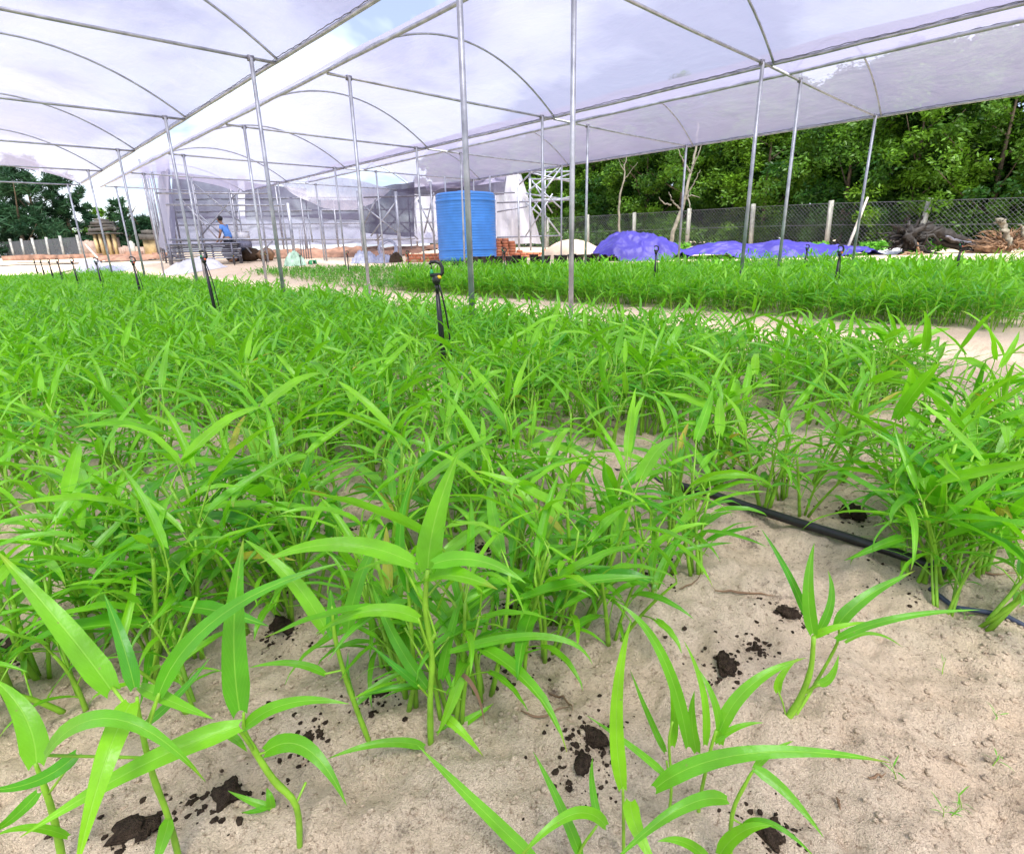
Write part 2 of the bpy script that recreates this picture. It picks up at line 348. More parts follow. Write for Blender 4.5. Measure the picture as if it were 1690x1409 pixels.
def sheet(name, col, a_trans, a_lucent, rough=.35, wr=.35, wscale=(1.1, 6), stretch=None, dtr=.09):
    """thin plastic or net: part see-through, part diffusing light, part diffuse reflector"""
    m, n, l = newmat(name)
    o = n.new('ShaderNodeOutputMaterial'); p = n.new('ShaderNodeBsdfPrincipled'); t = n.new('ShaderNodeBsdfTranslucent'); tr = n.new('ShaderNodeBsdfTransparent')
    g = n.new('ShaderNodeTexCoord'); mp = n.new('ShaderNodeMapping'); mp.inputs['Scale'].default_value = stretch or (1, 1, 1)
    l.new(g.outputs['Object'], mp.inputs[0])
    z = n.new('ShaderNodeTexNoise'); z.inputs['Scale'].default_value = wscale[0]; z.inputs['Detail'].default_value = 5; z.inputs['Distortion'].default_value = 1.2; l.new(mp.outputs[0], z.inputs['Vector'])
    w = n.new('ShaderNodeTexNoise'); w.inputs['Scale'].default_value = wscale[1]; w.inputs['Detail'].default_value = 3; l.new(mp.outputs[0], w.inputs['Vector'])
    ad = n.new('ShaderNodeMath'); ad.operation = 'MULTIPLY_ADD'; ad.inputs[1].default_value = .3; l.new(w.outputs['Fac'], ad.inputs[0]); l.new(z.outputs['Fac'], ad.inputs[2])
    b = n.new('ShaderNodeBump'); b.inputs['Strength'].default_value = wr; b.inputs['Distance'].default_value = .25; l.new(ad.outputs[0], b.inputs['Height'])
    p.inputs['Base Color'].default_value = (*col, 1); p.inputs['Roughness'].default_value = rough
    t.inputs[0].default_value = (*[min(1, c*1.05) for c in col], 1)
    for s_ in (p, t): l.new(b.outputs[0], s_.inputs['Normal'])
    tr.inputs[0].default_value = (.97, .97, 1, 1)
    m1 = n.new('ShaderNodeMixShader'); m1.inputs[0].default_value = a_lucent; l.new(p.outputs[0], m1.inputs[1]); l.new(t.outputs[0], m1.inputs[2])
    m2 = n.new('ShaderNodeMixShader')
    mr = n.new('ShaderNodeMapRange'); mr.inputs[1].default_value = .3; mr.inputs[2].default_value = .7
    mr.inputs[3].default_value = max(0, a_trans-dtr); mr.inputs[4].default_value = min(1, a_trans+dtr); l.new(z.outputs['Fac'], mr.inputs[0])
    l.new(mr.outputs[0], m2.inputs[0]); l.new(m1.outputs[0], m2.inputs[1]); l.new(tr.outputs[0], m2.inputs[2]); l.new(m2.outputs[0], o.inputs[0])
    return m
FILM = sheet('greenhouse_film', (.375, .352, .50), .29, .43, stretch=(1, .45, 1), wr=.22, dtr=.03)
NETD = sheet('dark_shade_net', (.10, .095, .15), .10, .30, rough=.8, wr=.2)
NETL = sheet('pale_shade_net', (.30, .31, .43), .10, .4, rough=.8, wr=.3)
NETW = sheet('white_curtain', (.66, .66, .78), .18, .6, rough=.5, wr=.5, stretch=(1, 1, .2), wscale=(3, 9))
FNET = sheet('fence_net', (.10, .11, .13), .30, .3, rough=.8, wr=.2)

# ------------------------------------------------------------------ ground: one graded sheet to the horizon
def graded(lo, hi, step, far):
    a = list(np.arange(lo, hi, step)); s = step; x = a[-1]
    while x < far: s *= 1.09; x += s; a.append(x)
    s = step; x = a[0]; b = []
    while x > -far: s *= 1.09; x -= s; b.append(x)
    return np.array(b[::-1]+a)
gx = graded(-.25, 2.7, .0105, 600); gy = graded(-.35, 2.6, .0105, 600)
GX, GY = np.meshgrid(gx, gy, indexing='ij')
Vg = np.stack([GX, GY, gz(GX, GY)], -1).reshape(-1, 3)
ny = len(gy); ii, jj = np.meshgrid(np.arange(len(gx)-1), np.arange(ny-1), indexing='ij'); a0 = (ii*ny+jj).ravel()
ground = link('ground', mesh('ground', Vg, np.stack([a0, a0+ny, a0+ny+1, a0+1], 1), mats=SAND))
tag(ground, kind='structure', label='pale pinkish sand ground under and around the vegetable beds')

# ------------------------------------------------------------------ tunnel greenhouses
Y0, DY = 3.8256, 4.0437
FR = lambda i: Y0+i*DY
ZG, RISE = 3.03, .82
def tunnel(x0, x1, px, frames, y_start, y_end, label, link_to=None, open_end=0):
    t = empty('tunnel_greenhouse', ((x0+x1)/2, FR(0), 0), label, 'greenhouse', 'film covered tunnel greenhouses')
    O = V((x0+x1)/2, FR(0), 0)
    arch = lambda u: 1-(2*u-1)**2
    for i in frames:
        y = FR(i)
        for x in px:
            g = float(gz0(x, y)); lean = rng.normal(0, .012)
            MB().tube([(x+lean, y, g-.15), (x, y, ZG-.03)], .0255, 10).build('post', STEEL, t, origin=O)
            MB().lathe([(.10, -.05), (.09, .012), (.03, .03)], (x+lean, y, g), 12, True).build('post_footing', CONC, t, origin=O)
        xa, xb = x0+.02, x1-.02
        if link_to: xa = link_to
        MB().tube([(xa, y+.03, ZG-.02), ((xa+xb)/2, y+.03, ZG-.03), (xb, y+.03, ZG-.02)], .0195, 8).build('tie_bar', STEEL, t, origin=O)
        us = np.linspace(0, 1, 25)
        MB().tube([(x0+(x1-x0)*u, y-.015, ZG+RISE*arch(u)) for u in us], .0165, 8).build('hoop', STEEL, t, origin=O)
        for x in px:
            MB().box((x, y+.012, ZG-.03), (.075, .05, .06), 0).build('bracket', STEELD, t, origin=O)
    for x in (x0, x1):
        ys = np.arange(y_start, y_end+.01, .5)
        MB().tube([(x, y, ZG+rng.normal(0, .003)) for y in ys], .024, 8).build('gutter_pipe', STEEL, t, origin=O)
        ys = np.arange(y_start, y_end, .06)
        MB().tube([(x+(.022 if x == x0 else -.022), y, ZG+.026+.004*math.sin(k*1.9)+.004*math.sin(k*.31)) for k, y in enumerate(ys)], .006, 4).build('film_clip_wire', STEELD, t, origin=O)
    nu = 26; ys = np.arange(y_start, y_end+.05, .22); us = np.linspace(0, 1, nu)
    U, YY = np.meshgrid(us, ys, indexing='ij')
    fr = (YY-Y0)/DY; fr = fr-np.floor(fr)
    sag = np.sin(np.pi*fr)
    Z = ZG+.035+RISE*arch(U)*(1-.07*sag)+.01
    edge = np.exp(-((np.minimum(U, 1-U))/.07)**2)
    Z += .018*fbm(U*14, YY*1.1, 3, int(abs(x0)*10))*(1-edge)+.010*np.sin(YY*9+U*22+3*fbm(YY, U*3, 2, 4))*np.exp(-((np.minimum(U, 1-U)-.08)/.10)**2)
    X = x0+(x1-x0)*U + 0*YY
    X = X + np.where(U == 0, -.035-.03*vnoise(YY*3, YY*0, 2), 0) + np.where(U == 1, .035+.03*vnoise(YY*3, YY*0, 3), 0)
    Z = np.where((U == 0) | (U == 1), ZG+.01+.03*vnoise(YY*4, YY*0, 7), Z)
    if open_end:      # last bay hangs loose
        k = np.clip((YY-(y_end-open_end))/open_end, 0, 1); Z -= k**1.5*(.42*np.sin(np.pi*U))
    n2 = len(ys); a, b = np.meshgrid(np.arange(nu-1), np.arange(n2-1), indexing='ij'); q = (a*n2+b).ravel()
    v = np.stack([X, YY, Z], -1).reshape(-1, 3)-O
    link('film_cover', mesh('film_cover', v, np.stack([q, q+n2, q+n2+1, q+1], 1), mats=FILM), t)
    return t, O
tL, _ = tunnel(-1.0, 3.52, (-.72, 3.18), range(-1, 6), -2.3, FR(5)+.1, 'white film tunnel greenhouse over the near bed, leftmost of the three tunnels', open_end=3)
tM, _ = tunnel(4.17, 8.71, (4.50, 8.39), range(-1, 6), -2.3, FR(5)+.7, 'white film tunnel greenhouse in the middle, between the two open sky gaps', open_end=2.5)
tR, OR_ = tunnel(9.34, 13.82, (9.72, 13.53), range(-1, 5), -2.3, FR(4)+.05, 'white film tunnel greenhouse nearest the wooded fence, tied to the middle tunnel by cross bars', link_to=8.74)
# loose film hanging at the far end of the right tunnel
us = np.linspace(0, 1, 30); vs = np.linspace(0, 1, 12); U, VV = np.meshgrid(us, vs, indexing='ij')
X = 8.5+U*4.3; bot = 3.0-.80*np.sin(np.pi*np.clip(U, 0, 1))**.8
Z = 3.05+.25*np.sin(np.pi*U)-(3.05+.25*np.sin(np.pi*U)-bot)*VV + .05*fbm(U*9, VV*2, 2, 8)
Yd = FR(4)+.12+.28*np.sin(np.pi*VV)*np.sin(np.pi*U)+.06*fbm(U*12, VV*4, 3, 2)
q = (np.meshgrid(np.arange(29), np.arange(11), indexing='ij')); q = (q[0]*12+q[1]).ravel()
link('loose_film', mesh('loose_film', np.stack([X, Yd, Z], -1).reshape(-1, 3)-OR_, np.stack([q, q+12, q+13, q+1], 1), mats=NETW), tR)

# ------------------------------------------------------------------ water spinach plants
_TP = np.array([0, .05, .13, .25, .45, .65, .82, .93, 1.]); _WP = np.array([.50, .80, 1., .97, .84, .63, .38, .17, 0.02])
def leaf_geo(P, T, N, L, W, droop, ns=9, nc=5, fold=.18, twist=0., curl=0.):
    """blade along a drooping spine; T start direction, N up side, W full width"""
    P = np.asarray(P, float); T = nrm(T); N = nrm(N-T*(N@T)); S = np.cross(T, N)
    tt = np.linspace(0, 1, ns+1); ds = L/ns; spine = [P]; fr = []
    for k in range(ns+1):
        fr.append((T, N, S))
        if k < ns: spine.append(spine[-1]+T*ds)
        a = droop/ns*(.5+tt[k]*1.1)
        T2 = nrm(T*math.cos(a)-N*math.sin(a)); N = nrm(N-T2*(N@T2)); T = T2
        if twist:
            c, s = math.cos(twist/ns), math.sin(twist/ns); S = np.cross(T, N); N = N*c+S*s
        S = np.cross(T, N)
    w = np.interp(tt, _TP, _WP)*W/2; cs = np.linspace(-1, 1, nc)
    v = []; uv = []
    for k in range(ns+1):
        T, N, S = fr[k]
        wav = .06*W*math.sin(k*2.1+L*90)
        for c in cs:
            q = spine[k]+S*c*w[k]+N*(abs(c)*w[k]*fold*1.6+wav*c*c)
            if k == 0 and nc > 3: q = q-T*(abs(c)**2)*W*.38
            v.append(q); uv.append((.5+.5*c*max(w[k]/(W/2), .15), tt[k]))
    f = np.array([[k*nc+j, k*nc+j+1, (k+1)*nc+j+1, (k+1)*nc+j] for k in range(ns) for j in range(nc-1)])
    return np.array(v), f, np.array(uv)
def bez(a, b, c, n):
    t = np.linspace(0, 1, n)[:, None]; return (1-t)**2*np.asarray(a, float)+2*t*(1-t)*np.asarray(b, float)+t*t*np.asarray(c, float)

LOD = {0: (9, 5, 8, 8), 1: (6, 3, 5, 4), 2: (3, 2, 3, 3)}
def gen_plant(seed, nst, lod=0, spread=.03, hmul=1., wmul=1., dens=1.):
    """returns stems and leaves as lists of (verts, faces, uv, tint, size)"""
    g = random.Random(seed); ns, nc, sr, sn = LOD[lod]; stems, leaves = [], []
    for s in range(nst):
        a = g.uniform(0, 6.28); r = spread*math.sqrt(g.random()); b = V(r*math.cos(a), r*math.sin(a), -.01)
        h = g.uniform(.15, .27)*hmul; la = a+g.uniform(-.8, .8); lean = g.uniform(.02, .10)
        top = b+V(math.cos(la)*lean, math.sin(la)*lean, h); mid = (b+top)/2+V(g.uniform(-.014, .014), g.uniform(-.014, .014), .01)
        pts = bez(b, mid, top, sr+1); rad = np.linspace(.0042, .0022, sr+1)*(.8+.4*g.random())*(1.5 if lod == 2 else 1)
        mb = MB(); mb.tube(pts, rad, sn, cap=lod == 0); stems.append((mb.v[0], mb.f, None, .3, h))
        nl = max(3, int((g.randint(6, 9))*dens)); az = g.uniform(0, 6.28)
        for k in range(nl):
            t = .22+.78*(k+g.random()*.4)/nl; t = 1. if k == nl-1 else min(t, .97); az += 2.4+g.uniform(-.5, .5)
            p = (1-t)**2*b+2*t*(1-t)*mid+t*t*top
            el = g.uniform(.5, 1.05) if t < .85 else g.uniform(.9, 1.35)
            pl = g.uniform(.02, .06)*hmul
            d = V(math.cos(az)*math.cos(el), math.sin(az)*math.cos(el), math.sin(el)); q = p+d*pl
            if lod < 2:
                mb = MB(); mb.tube([p, p+d*pl*.5+V(0, 0, .002), q+d*.004], [.0016, .0013, .0011], 3 if lod else 5, cap=False)
                stems.append((mb.v[0], mb.f, None, .5, 0))
            el2 = el-g.uniform(.1, .5); az2 = az+g.uniform(-.3, .3)
            d2 = V(math.cos(az2)*math.cos(el2), math.sin(az2)*math.cos(el2), math.sin(el2))
            L = g.uniform(.085, .185)*hmul**.6*(1 if t > .45 else .7); W = L*g.uniform(.07, .145)*wmul*(1.5 if g.random() < .12 else 1)
            v, f, uv = leaf_geo(q, d2, V(g.uniform(-.4, .4), g.uniform(-.4, .4), 1), L, W, g.uniform(.2, 1.7), ns, nc, g.uniform(.05, .45), g.uniform(-.7, .7))
            tn = min(1, max(0, .25+.5*g.random()+(.25 if t > .85 else 0)-(.1 if t < .45 else 0)))
            leaves.append((v, f, uv, tn, L))
    return stems, leaves
def combine(items, tint_add=0):
    v = np.concatenate([i[0] for i in items]); fs = []; o = 0
    for i in items:
        f = i[1] if isinstance(i[1], list) else i[1].tolist()
        fs += [[a+o for a in q] for q in f]; o += len(i[0])
    uv = np.concatenate([np.full((len(i[0]), 2), .25) if i[2] is None else i[2] for i in items])
    t = np.concatenate([np.full(len(i[0]), i[3]+tint_add) for i in items])
    return v, fs, uv, t

GRP = 'water spinach plants growing in the near bed'
# ---- the foreground plants, each laid out as it stands: stems and leaves given by points on their sight lines
def wpx(px, fd): return px/FPX*(fd/ (FH@FW))*1.0
def hero(base, stems, leaves, label, petioles=True):
    B = atz(*base, 0); B[2] = float(gz(B[0], B[1])); fd = (B-CP)@FH
    t = empty('water_spinach_plant', B, label, 'plant', GRP)
    for s in stems:
        pts = []; rr = []
        for (x, y, off, wd) in s:
            pts.append(atf(x, y, fd+off)); rr.append(wpx(wd, fd+off)/2)
        if abs(s[0][0]-base[0])+abs(s[0][1]-base[1]) < 60: pts[0] = V(pts[0][0], pts[0][1], B[2]-.012)
        # resample smoothly
        P = np.array(pts); k = len(P); tt = np.linspace(0, k-1, k*4-3); i0 = np.minimum(tt.astype(int), k-2); f = (tt-i0)[:, None]
        m_ = np.gradient(P, axis=0) if k > 2 else np.array([P[1]-P[0]]*2)
        a, b = P[i0], P[i0+1]; ma, mb_ = m_[i0], m_[i0+1]
        Q = (2*f**3-3*f**2+1)*a+(f**3-2*f**2+f)*ma+(-2*f**3+3*f**2)*b+(f**3-f**2)*mb_
        rads = np.interp(tt, np.arange(k), rr)
        rads = rads*(1+.10*(np.abs(np.sin(tt*2.6)) > .96))
        MB().tube(Q, rads, 10).build('stem', STEM, t, origin=B)
    g = random.Random(int(base[0]*7+base[1]))
    for lf in leaves:
        (b, mp, e, wd) = lf[:4]; kw = lf[4] if len(lf) > 4 else {}
        A = atf(b[0], b[1], fd+b[2]); E = atf(e[0], e[1], fd+e[2])
        Mp = atf(mp[0], mp[1], fd+mp[2]) if mp else (A+E)/2+V(0, 0, .004)
        C_ = 2*Mp-.5*(A+E)
        n = 15; sp = bez(A, C_, E, n); T = np.gradient(sp, axis=0); T /= np.linalg.norm(T, axis=1)[:, None]
        tt = np.linspace(0, 1, n); W = wpx(wd, fd+mp[2] if mp else fd+(b[2]+e[2])/2)
        prof = np.interp(tt, _TP, np.maximum(_WP, .0))
        if kw.get('round'): prof = np.sqrt(np.maximum(0, np.sin(np.pi*np.clip(tt*.93+.07, 0, 1))))
        w = prof*W/2; nc = 9; cs = np.linspace(-1, 1, nc); vv = []; uv = []
        tilt = kw.get('tilt', g.uniform(-.35, .35)); fold = kw.get('fold', g.uniform(.12, .3))
        ph = g.uniform(0, 6)
        for k in range(n):
            toc = nrm(CP-sp[k]); N = nrm(toc+.35*V(0, 0, 1)+tilt*RT*.6); N = nrm(N-T[k]*(N@T[k])); S = np.cross(T[k], N)
            for c in cs:
                q = sp[k]+S*c*w[k]+N*(abs(c)**1.3*w[k]*fold+.05*W*math.sin(k*1.1+ph)*c*abs(c)*(1 if c > 0 else -.6))
                if k == 0: q = q-T[k]*(abs(c)**2)*W*.22
                vv.append(q-B); uv.append((.5+.5*c*max(w[k]*2/W, .12), tt[k]))
        f = np.array([[k*nc+j, k*nc+j+1, (k+1)*nc+j+1, (k+1)*nc+j] for k in range(n-1) for j in range(nc-1)])
        link('leaf', mesh('leaf', np.array(vv), f, np.array(uv), np.full(len(vv), kw.get('tint', g.uniform(.35, .85))), kw.get('mat', LEAF)), t)
    return t
def pet(a, b, w=4, n=3): return [(a[0]+(b[0]-a[0])*k/(n-1), a[1]+(b[1]-a[1])*k/(n-1), a[2]+(b[2]-a[2])*k/(n-1), w) for k in range(n)]

hero((302, 1440), [
    [(302, 1440, 0, 13), (278, 1349, -.005, 12), (252, 1278, -.01, 12), (232, 1195, -.01, 10), (226, 1150, -.01, 6)],
    pet((232, 1195, -.01), (186, 1134, .02), 6), pet((236, 1210, -.01), (325, 985, .05), 5), pet((240, 1215, -.01), (263, 1143, 0), 6),
    pet((246, 1250, -.01), (78, 1246, -.05), 6)], [
    ((183, 1138, .02), (100, 1030, .04), (-6, 908, .07), 46, dict(tint=.35)),
    ((215, 1160, -.02), (172, 1262, -.08), (124, 1440, -.12), 50, dict(tint=.75, fold=.1)),
    ((262, 1146, 0), (366, 1014, .02), (562, 928, .06), 33, dict(tint=.2)),
    ((222, 1134, 0), (200, 1055, .02), (172, 980, .06), 27, dict(tint=.25)),
    ((232, 1133, .02), (290, 1160, 0), (352, 1186, -.02), 26, dict(tint=.5)),
    ((74, 1247, -.05), (190, 1186, -.08), (339, 1289, -.08), 38, dict(tint=.45)),
    ((278, 1353, -.01), (268, 1390, -.02), (250, 1440, -.04), 30, dict(tint=.5)),
    ((236, 1200, .02), (300, 1140, .08), (346, 1085, .12), 16, dict(tint=.2)),
    ], 'tall water spinach plant low at the left edge with a broad leaf bending straight down')
hero((494, 1402), [
    [(494, 1402, 0, 12), (489, 1330, 0, 13), (451, 1286, 0, 14), (419, 1236, 0, 12), (404, 1205, 0, 8), (402, 1175, 0, 5)],
    pet((489, 1325, 0), (505, 1290, .02), 5), pet((420, 1240, 0), (392, 1200, -.02), 7), pet((425, 1245, 0), (440, 1240, .0), 5)], [
    ((395, 1172, 0), (386, 1035, .02), (402, 888, .05), 47, dict(tint=.4, fold=.25, tilt=.2)),
    ((394, 1198, -.02), (230, 1265, -.06), (34, 1381, -.10), 45, dict(tint=.6)),
    ((403, 1200, 0), (478, 1160, 0), (576, 1161, 0), 27, dict(tint=.75)),
    ((438, 1240, 0), (506, 1235, -.02), (572, 1328, -.05), 38, dict(tint=.25)),
    ((377, 1212, .02), (392, 1222, 0), (408, 1240, 0), 18, dict(tint=.7)),
    ], 'water spinach plant with a thick bent yellow green stem standing alone in front')
hero((106, 1440), [
    [(106, 1440, 0, 15), (88, 1345, 0, 14), (70, 1290, 0, 11), (58, 1258, 0, 7)], pet((80, 1310, 0), (125, 1248, -.02), 5)], [
    ((60, 1258, 0), (40, 1180, .02), (-14, 1118, .04), 46, dict(tint=.55)),
    ((126, 1244, -.02), (60, 1288, -.05), (-30, 1304, -.08), 30, dict(tint=.2)),
    ((62, 1308, -.02), (20, 1350, -.05), (-20, 1376, -.08), 26, dict(tint=.2)),
    ((112, 1380, 0), (50, 1365, -.02), (-10, 1380, -.04), 18, dict(tint=.3)),
    ], 'water spinach plant cut by the bottom left corner of the view')
hero((710, 1226), [
    [(710, 1226, 0, 13), (710, 1150, 0, 12), (713, 1085, 0, 11), (702, 1000, 0, 11), (706, 940, 0, 8)],
    pet((702, 1005, 0), (668, 934, .01), 5), pet((713, 1085, 0), (690, 1020, -.02), 4), pet((712, 1090, 0), (742, 1050, .02), 4),
    pet((708, 1150, 0), (690, 1130, -.02), 4), pet((704, 985, 0), (745, 935, .01), 4), pet((711, 1110, 0), (668, 1035, .01), 4)], [
    ((706, 938, 0), (720, 850, .01), (757, 746, .02), 46, dict(tint=.8, fold=.12, tilt=0)),
    ((684, 930, 0), (560, 898, -.02), (428, 929, -.02), 34, dict(tint=.95)),
    ((716, 930, -.01), (790, 925, -.02), (868, 962, -.04), 30, dict(tint=.6)),
    ((690, 1021, -.02), (610, 1008, -.04), (521, 1046, -.04), 27, dict(tint=.6)),
    ((742, 1075, .02), (900, 1050, 0), (978, 1096, -.02), 17, dict(tint=.5)),
    ((760, 1112, 0), (745, 1160, -.02), (721, 1214, -.03), 24, dict(tint=.6)),
    ((735, 1184, -.01), (760, 1205, -.03), (798, 1248, -.04), 20, dict(tint=.85)),
    ((700, 1232, -.02), (630, 1226, -.04), (540, 1252, -.06), 20, dict(tint=.7)),
    ((705, 1135, .01), (650, 1050, .03), (611, 954, .05), 24, dict(tint=.3)),
    ((728, 1120, .02), (745, 1040, .03), (768, 960, .05), 20, dict(tint=.25)),
    ((690, 1130, 0), (665, 1110, -.01), (603, 1057, -.01), 17, dict(tint=.1)),
    ((758, 1110, 0), (785, 1140, -.02), (800, 1196, -.02), 9, dict(mat=DRY)),
    ((720, 1215, .02), (770, 1190, .03), (815, 1160, .05), 22, dict(tint=.5)),
    ((700, 1000, .02), (660, 900, .05), (688, 770, .07), 22, dict(tint=.3)),
    ], 'tallest water spinach plant in the middle foreground with one broad leaf pointing straight up')
hero((611, 1221), [
    [(611, 1221, 0, 10), (588, 1168, 0, 10), (568, 1110, 0, 9), (553, 1051, 0, 8), (548, 1000, 0, 4)],
    pet((566, 1105, 0), (535, 1112, -.01), 4)], [
    ((538, 1040, 0), (480, 955, .02), (402, 889, .05), 30, dict(tint=.45)),
    ((550, 1048, 0), (548, 1010, .01), (545, 972, .02), 24, dict(tint=.0)),
    ((574, 1042, .02), (596, 950, .04), (640, 862, .07), 26, dict(tint=.35)),
    ((536, 1112, -.01), (480, 1094, -.02), (410, 1102, -.02), 15, dict(tint=.5)),
    ((590, 1160, 0), (640, 1120, .03), (690, 1105, .05), 14, dict(tint=.2)),
    ((583, 1150, .02), (574, 1120, .02), (575, 1075, .04), 12, dict(tint=.2)),
    ], 'slim single stemmed water spinach plant just left of the tallest middle plant')
hero((1030, 1416), [
    [(1030, 1416, 0, 7), (1029, 1350, 0, 7), (1028, 1298, 0, 5)], [(1100, 1380, .04, 7), (1108, 1300, .04, 6), (1104, 1225, .04, 5), (1110, 1190, .04, 4)],
    [(1150, 1380, .06, 8), (1155, 1320, .05, 8), (1172, 1240, .04, 7), (1182, 1205, .04, 6)],
    pet((1106, 1300, .04), (1100, 1255, .03), 4)], [
    ((1027, 1300, 0), (1018, 1160, .02), (1042, 1020, .04), 30, dict(tint=.75, fold=.15)),
    ((1136, 1232, .04), (1092, 1080, .05), (1018, 994, .08), 24, dict(tint=.55)),
    ((1164, 1228, .04), (1160, 1140, .05), (1128, 1056, .08), 15, dict(tint=.6)),
    ((1190, 1228, .04), (1180, 1160, .05), (1148, 1098, .08), 17, dict(tint=.4)),
    ((1188, 1206, .04), (1240, 1130, .05), (1330, 1085, .07), 27, dict(tint=.7)),
    ((1082, 1300, 0), (1235, 1243, -.02), (1470, 1258, -.02), 36, dict(tint=.1, fold=.1)),
    ((1200, 1319, -.03), (1120, 1335, -.06), (1010, 1425, -.08), 30, dict(tint=.25)),
    ((1041, 1322, -.02), (1052, 1370, -.05), (1090, 1440, -.08), 36, dict(tint=1., fold=.05)),
    ((1098, 1278, .02), (1040, 1230, .03), (968, 1180, .05), 15, dict(tint=.2)),
    ((1110, 1230, .05), (1112, 1160, .06), (1100, 1090, .08), 16, dict(tint=.55)),
    ((1150, 1240, .06), (1142, 1190, .07), (1146, 1140, .08), 22, dict(tint=.6)),
    ((1180, 1224, .04), (1216, 1200, .04), (1260, 1192, .04), 14, dict(tint=.4)),
    ((1098, 1240, .07), (1070, 1180, .08), (1040, 1105, .1), 14, dict(tint=.5)),
    ], 'bushy water spinach plant at the bottom with a very long dark leaf over sand')
hero((1205, 1440), [
    [(1205, 1440, 0, 9), (1208, 1345, 0, 9), (1232, 1290, 0, 7), (1244, 1270, 0, 5)], pet((1208, 1350, 0), (1228, 1362, 0), 4)], [
    ((1246, 1268, 0), (1300, 1310, -.02), (1360, 1382, -.05), 24, dict(tint=.4)),
    ((1228, 1361, 0), (1280, 1362, -.02), (1350, 1420, -.04), 15, dict(tint=.4)),
    ((1188, 1410, 0), (1225, 1372, -.01), (1276, 1362, -.02), 32, dict(tint=.6)),
    ((1245, 1268, .02), (1275, 1240, .03), (1310, 1222, .05), 14, dict(tint=.5)),
    ((1170, 1420, 0), (1130, 1390, -.02), (1085, 1388, -.03), 24, dict(tint=.5)),
    ], 'small water spinach plant at the bottom edge leaning towards the bare sand')
hero((958, 1445), [
    [(958, 1445, 0, 8), (955, 1410, 0, 7), (985, 1362, 0, 5)], [(890, 1445, 0, 8), (880, 1420, 0, 6)]], [
    ((888, 1425, 0), (790, 1330, .02), (690, 1230, .05), 30, dict(tint=.45)),
    ((958, 1412, 0), (925, 1330, .02), (880, 1240, .05), 24, dict(tint=.35)),
    ((1000, 1362, -.02), (940, 1345, -.05), (850, 1425, -.08), 28, dict(tint=.7)),
    ((990, 1358, 0), (978, 1300, .02), (978, 1250, .03), 17, dict(tint=.3)),
    ], 'water spinach plant at the bottom edge with a long leaf slanting up to the left')
hero((1297, 1191), [
    [(1297, 1191, 0, 14), (1321, 1151, 0, 12), (1338, 1104, 0, 10), (1343, 1050, 0, 8)],
    [(1312, 1165, 0, 6), (1350, 1120, .02, 6), (1382, 1060, .02, 5), (1384, 1030, .02, 4)],
    pet((1325, 1145, 0), (1352, 1128, -.01), 6), pet((1300, 1180, 0), (1284, 1140, .01), 3)], [
    ((1342, 1045, 0), (1334, 970, .01), (1344, 896, .03), 23, dict(tint=.45)),
    ((1382, 1032, .02), (1430, 985, .03), (1510, 942, .06), 24, dict(tint=.4)),
    ((1380, 1055, 0), (1480, 1020, -.02), (1618, 1006, -.02), 16, dict(tint=.25)),
    ((1330, 1015, .02), (1300, 945, .04), (1256, 872, .08), 14, dict(tint=.25)),
    ((1352, 1040, .02), (1372, 990, .03), (1366, 940, .05), 15, dict(tint=.5)),
    ((1345, 1050, .01), (1380, 1035, 0), (1432, 1026, 0), 14, dict(tint=.95)),
    ((1284, 1142, .01), (1290, 1115, .01), (1318, 1085, .02), 15, dict(tint=.8)),
    ((1352, 1128, 0), (1372, 1115, 0), (1384, 1080, .01), 16, dict(tint=.4)),
    ((1395, 1060, .02), (1440, 1045, .03), (1490, 1068, .04), 8, dict(tint=.5)),
    ], 'lone water spinach plant leaning right on bare sand beside the dark soil clods')
hero((470, 1345), [[(476, 1390, .01, 3), (452, 1345, 0, 4), (445, 1325, 0, 3)]], [
    ((445, 1330, 0), (415, 1322, 0), (376, 1304, .01), 16, dict(tint=.3)),
    ((448, 1335, 0), (445, 1315, 0), (440, 1300, .01), 18, dict(tint=.3)),
    ((444, 1330, 0), (420, 1338, -.01), (398, 1340, -.02), 12, dict(tint=.3)),
    ], 'tiny water spinach seedling beside the bent yellow green stem')
hero((925, 1085), [[(930, 1118, 0, 3), (900, 1140, -.01, 3), (865, 1150, 0, 3)], [(930, 1118, 0, 3), (905, 1125, 0, 2)]], [
    ((878, 1150, 0), (860, 1120, .0), (845, 1100, .01), 34, dict(tint=.35, round=1)),
    ((898, 1128, 0), (915, 1118, 0), (934, 1118, 0), 26, dict(tint=.25, round=1)),
    ], 'low plant with two rounded leaves on the sand right of the tallest plant')

# ---- individuals: ten kinds with their parts, copied
def indiv(seed, nst, hm=1., wm=1.):
    st, lv = gen_plant(seed, nst, 0, .024, hm, wm, .78)
    t = empty('water_spinach_plant', (0, 0, 0), None, 'plant', GRP)
    big = [s for s in st if s[4] > 0]; small = [s for s in st if s[4] == 0]
    for s in big: link('stem', mesh('stem', s[0], s[1], np.full((len(s[0]), 2), .25), np.full(len(s[0]), .3), STEM), t)
    v, f, uv, tn = combine(small); o = link('petioles', mesh('petioles', v, f, uv, tn, STEM), t); o['kind'] = 'stuff'
    lv = sorted(lv, key=lambda q: -q[4]); nb = 8
    for qi, q in enumerate(lv[:nb]): link('leaf', mesh('leaf', q[0], q[1], q[2], np.full(len(q[0]), q[3]), LEAFY if (qi == 7 and seed % 6 == 0) else LEAF), t)
    v, f, uv, tn = combine(lv[nb:]); o = link('small_leaves', mesh('small_leaves', v, f, uv, tn, LEAF), t); o['kind'] = 'stuff'
    return t
protos = [indiv(100+k, 3+(k % 3 > 0)+(k % 4 == 1), .90+.08*(k % 3), 1.0) for k in range(12)]
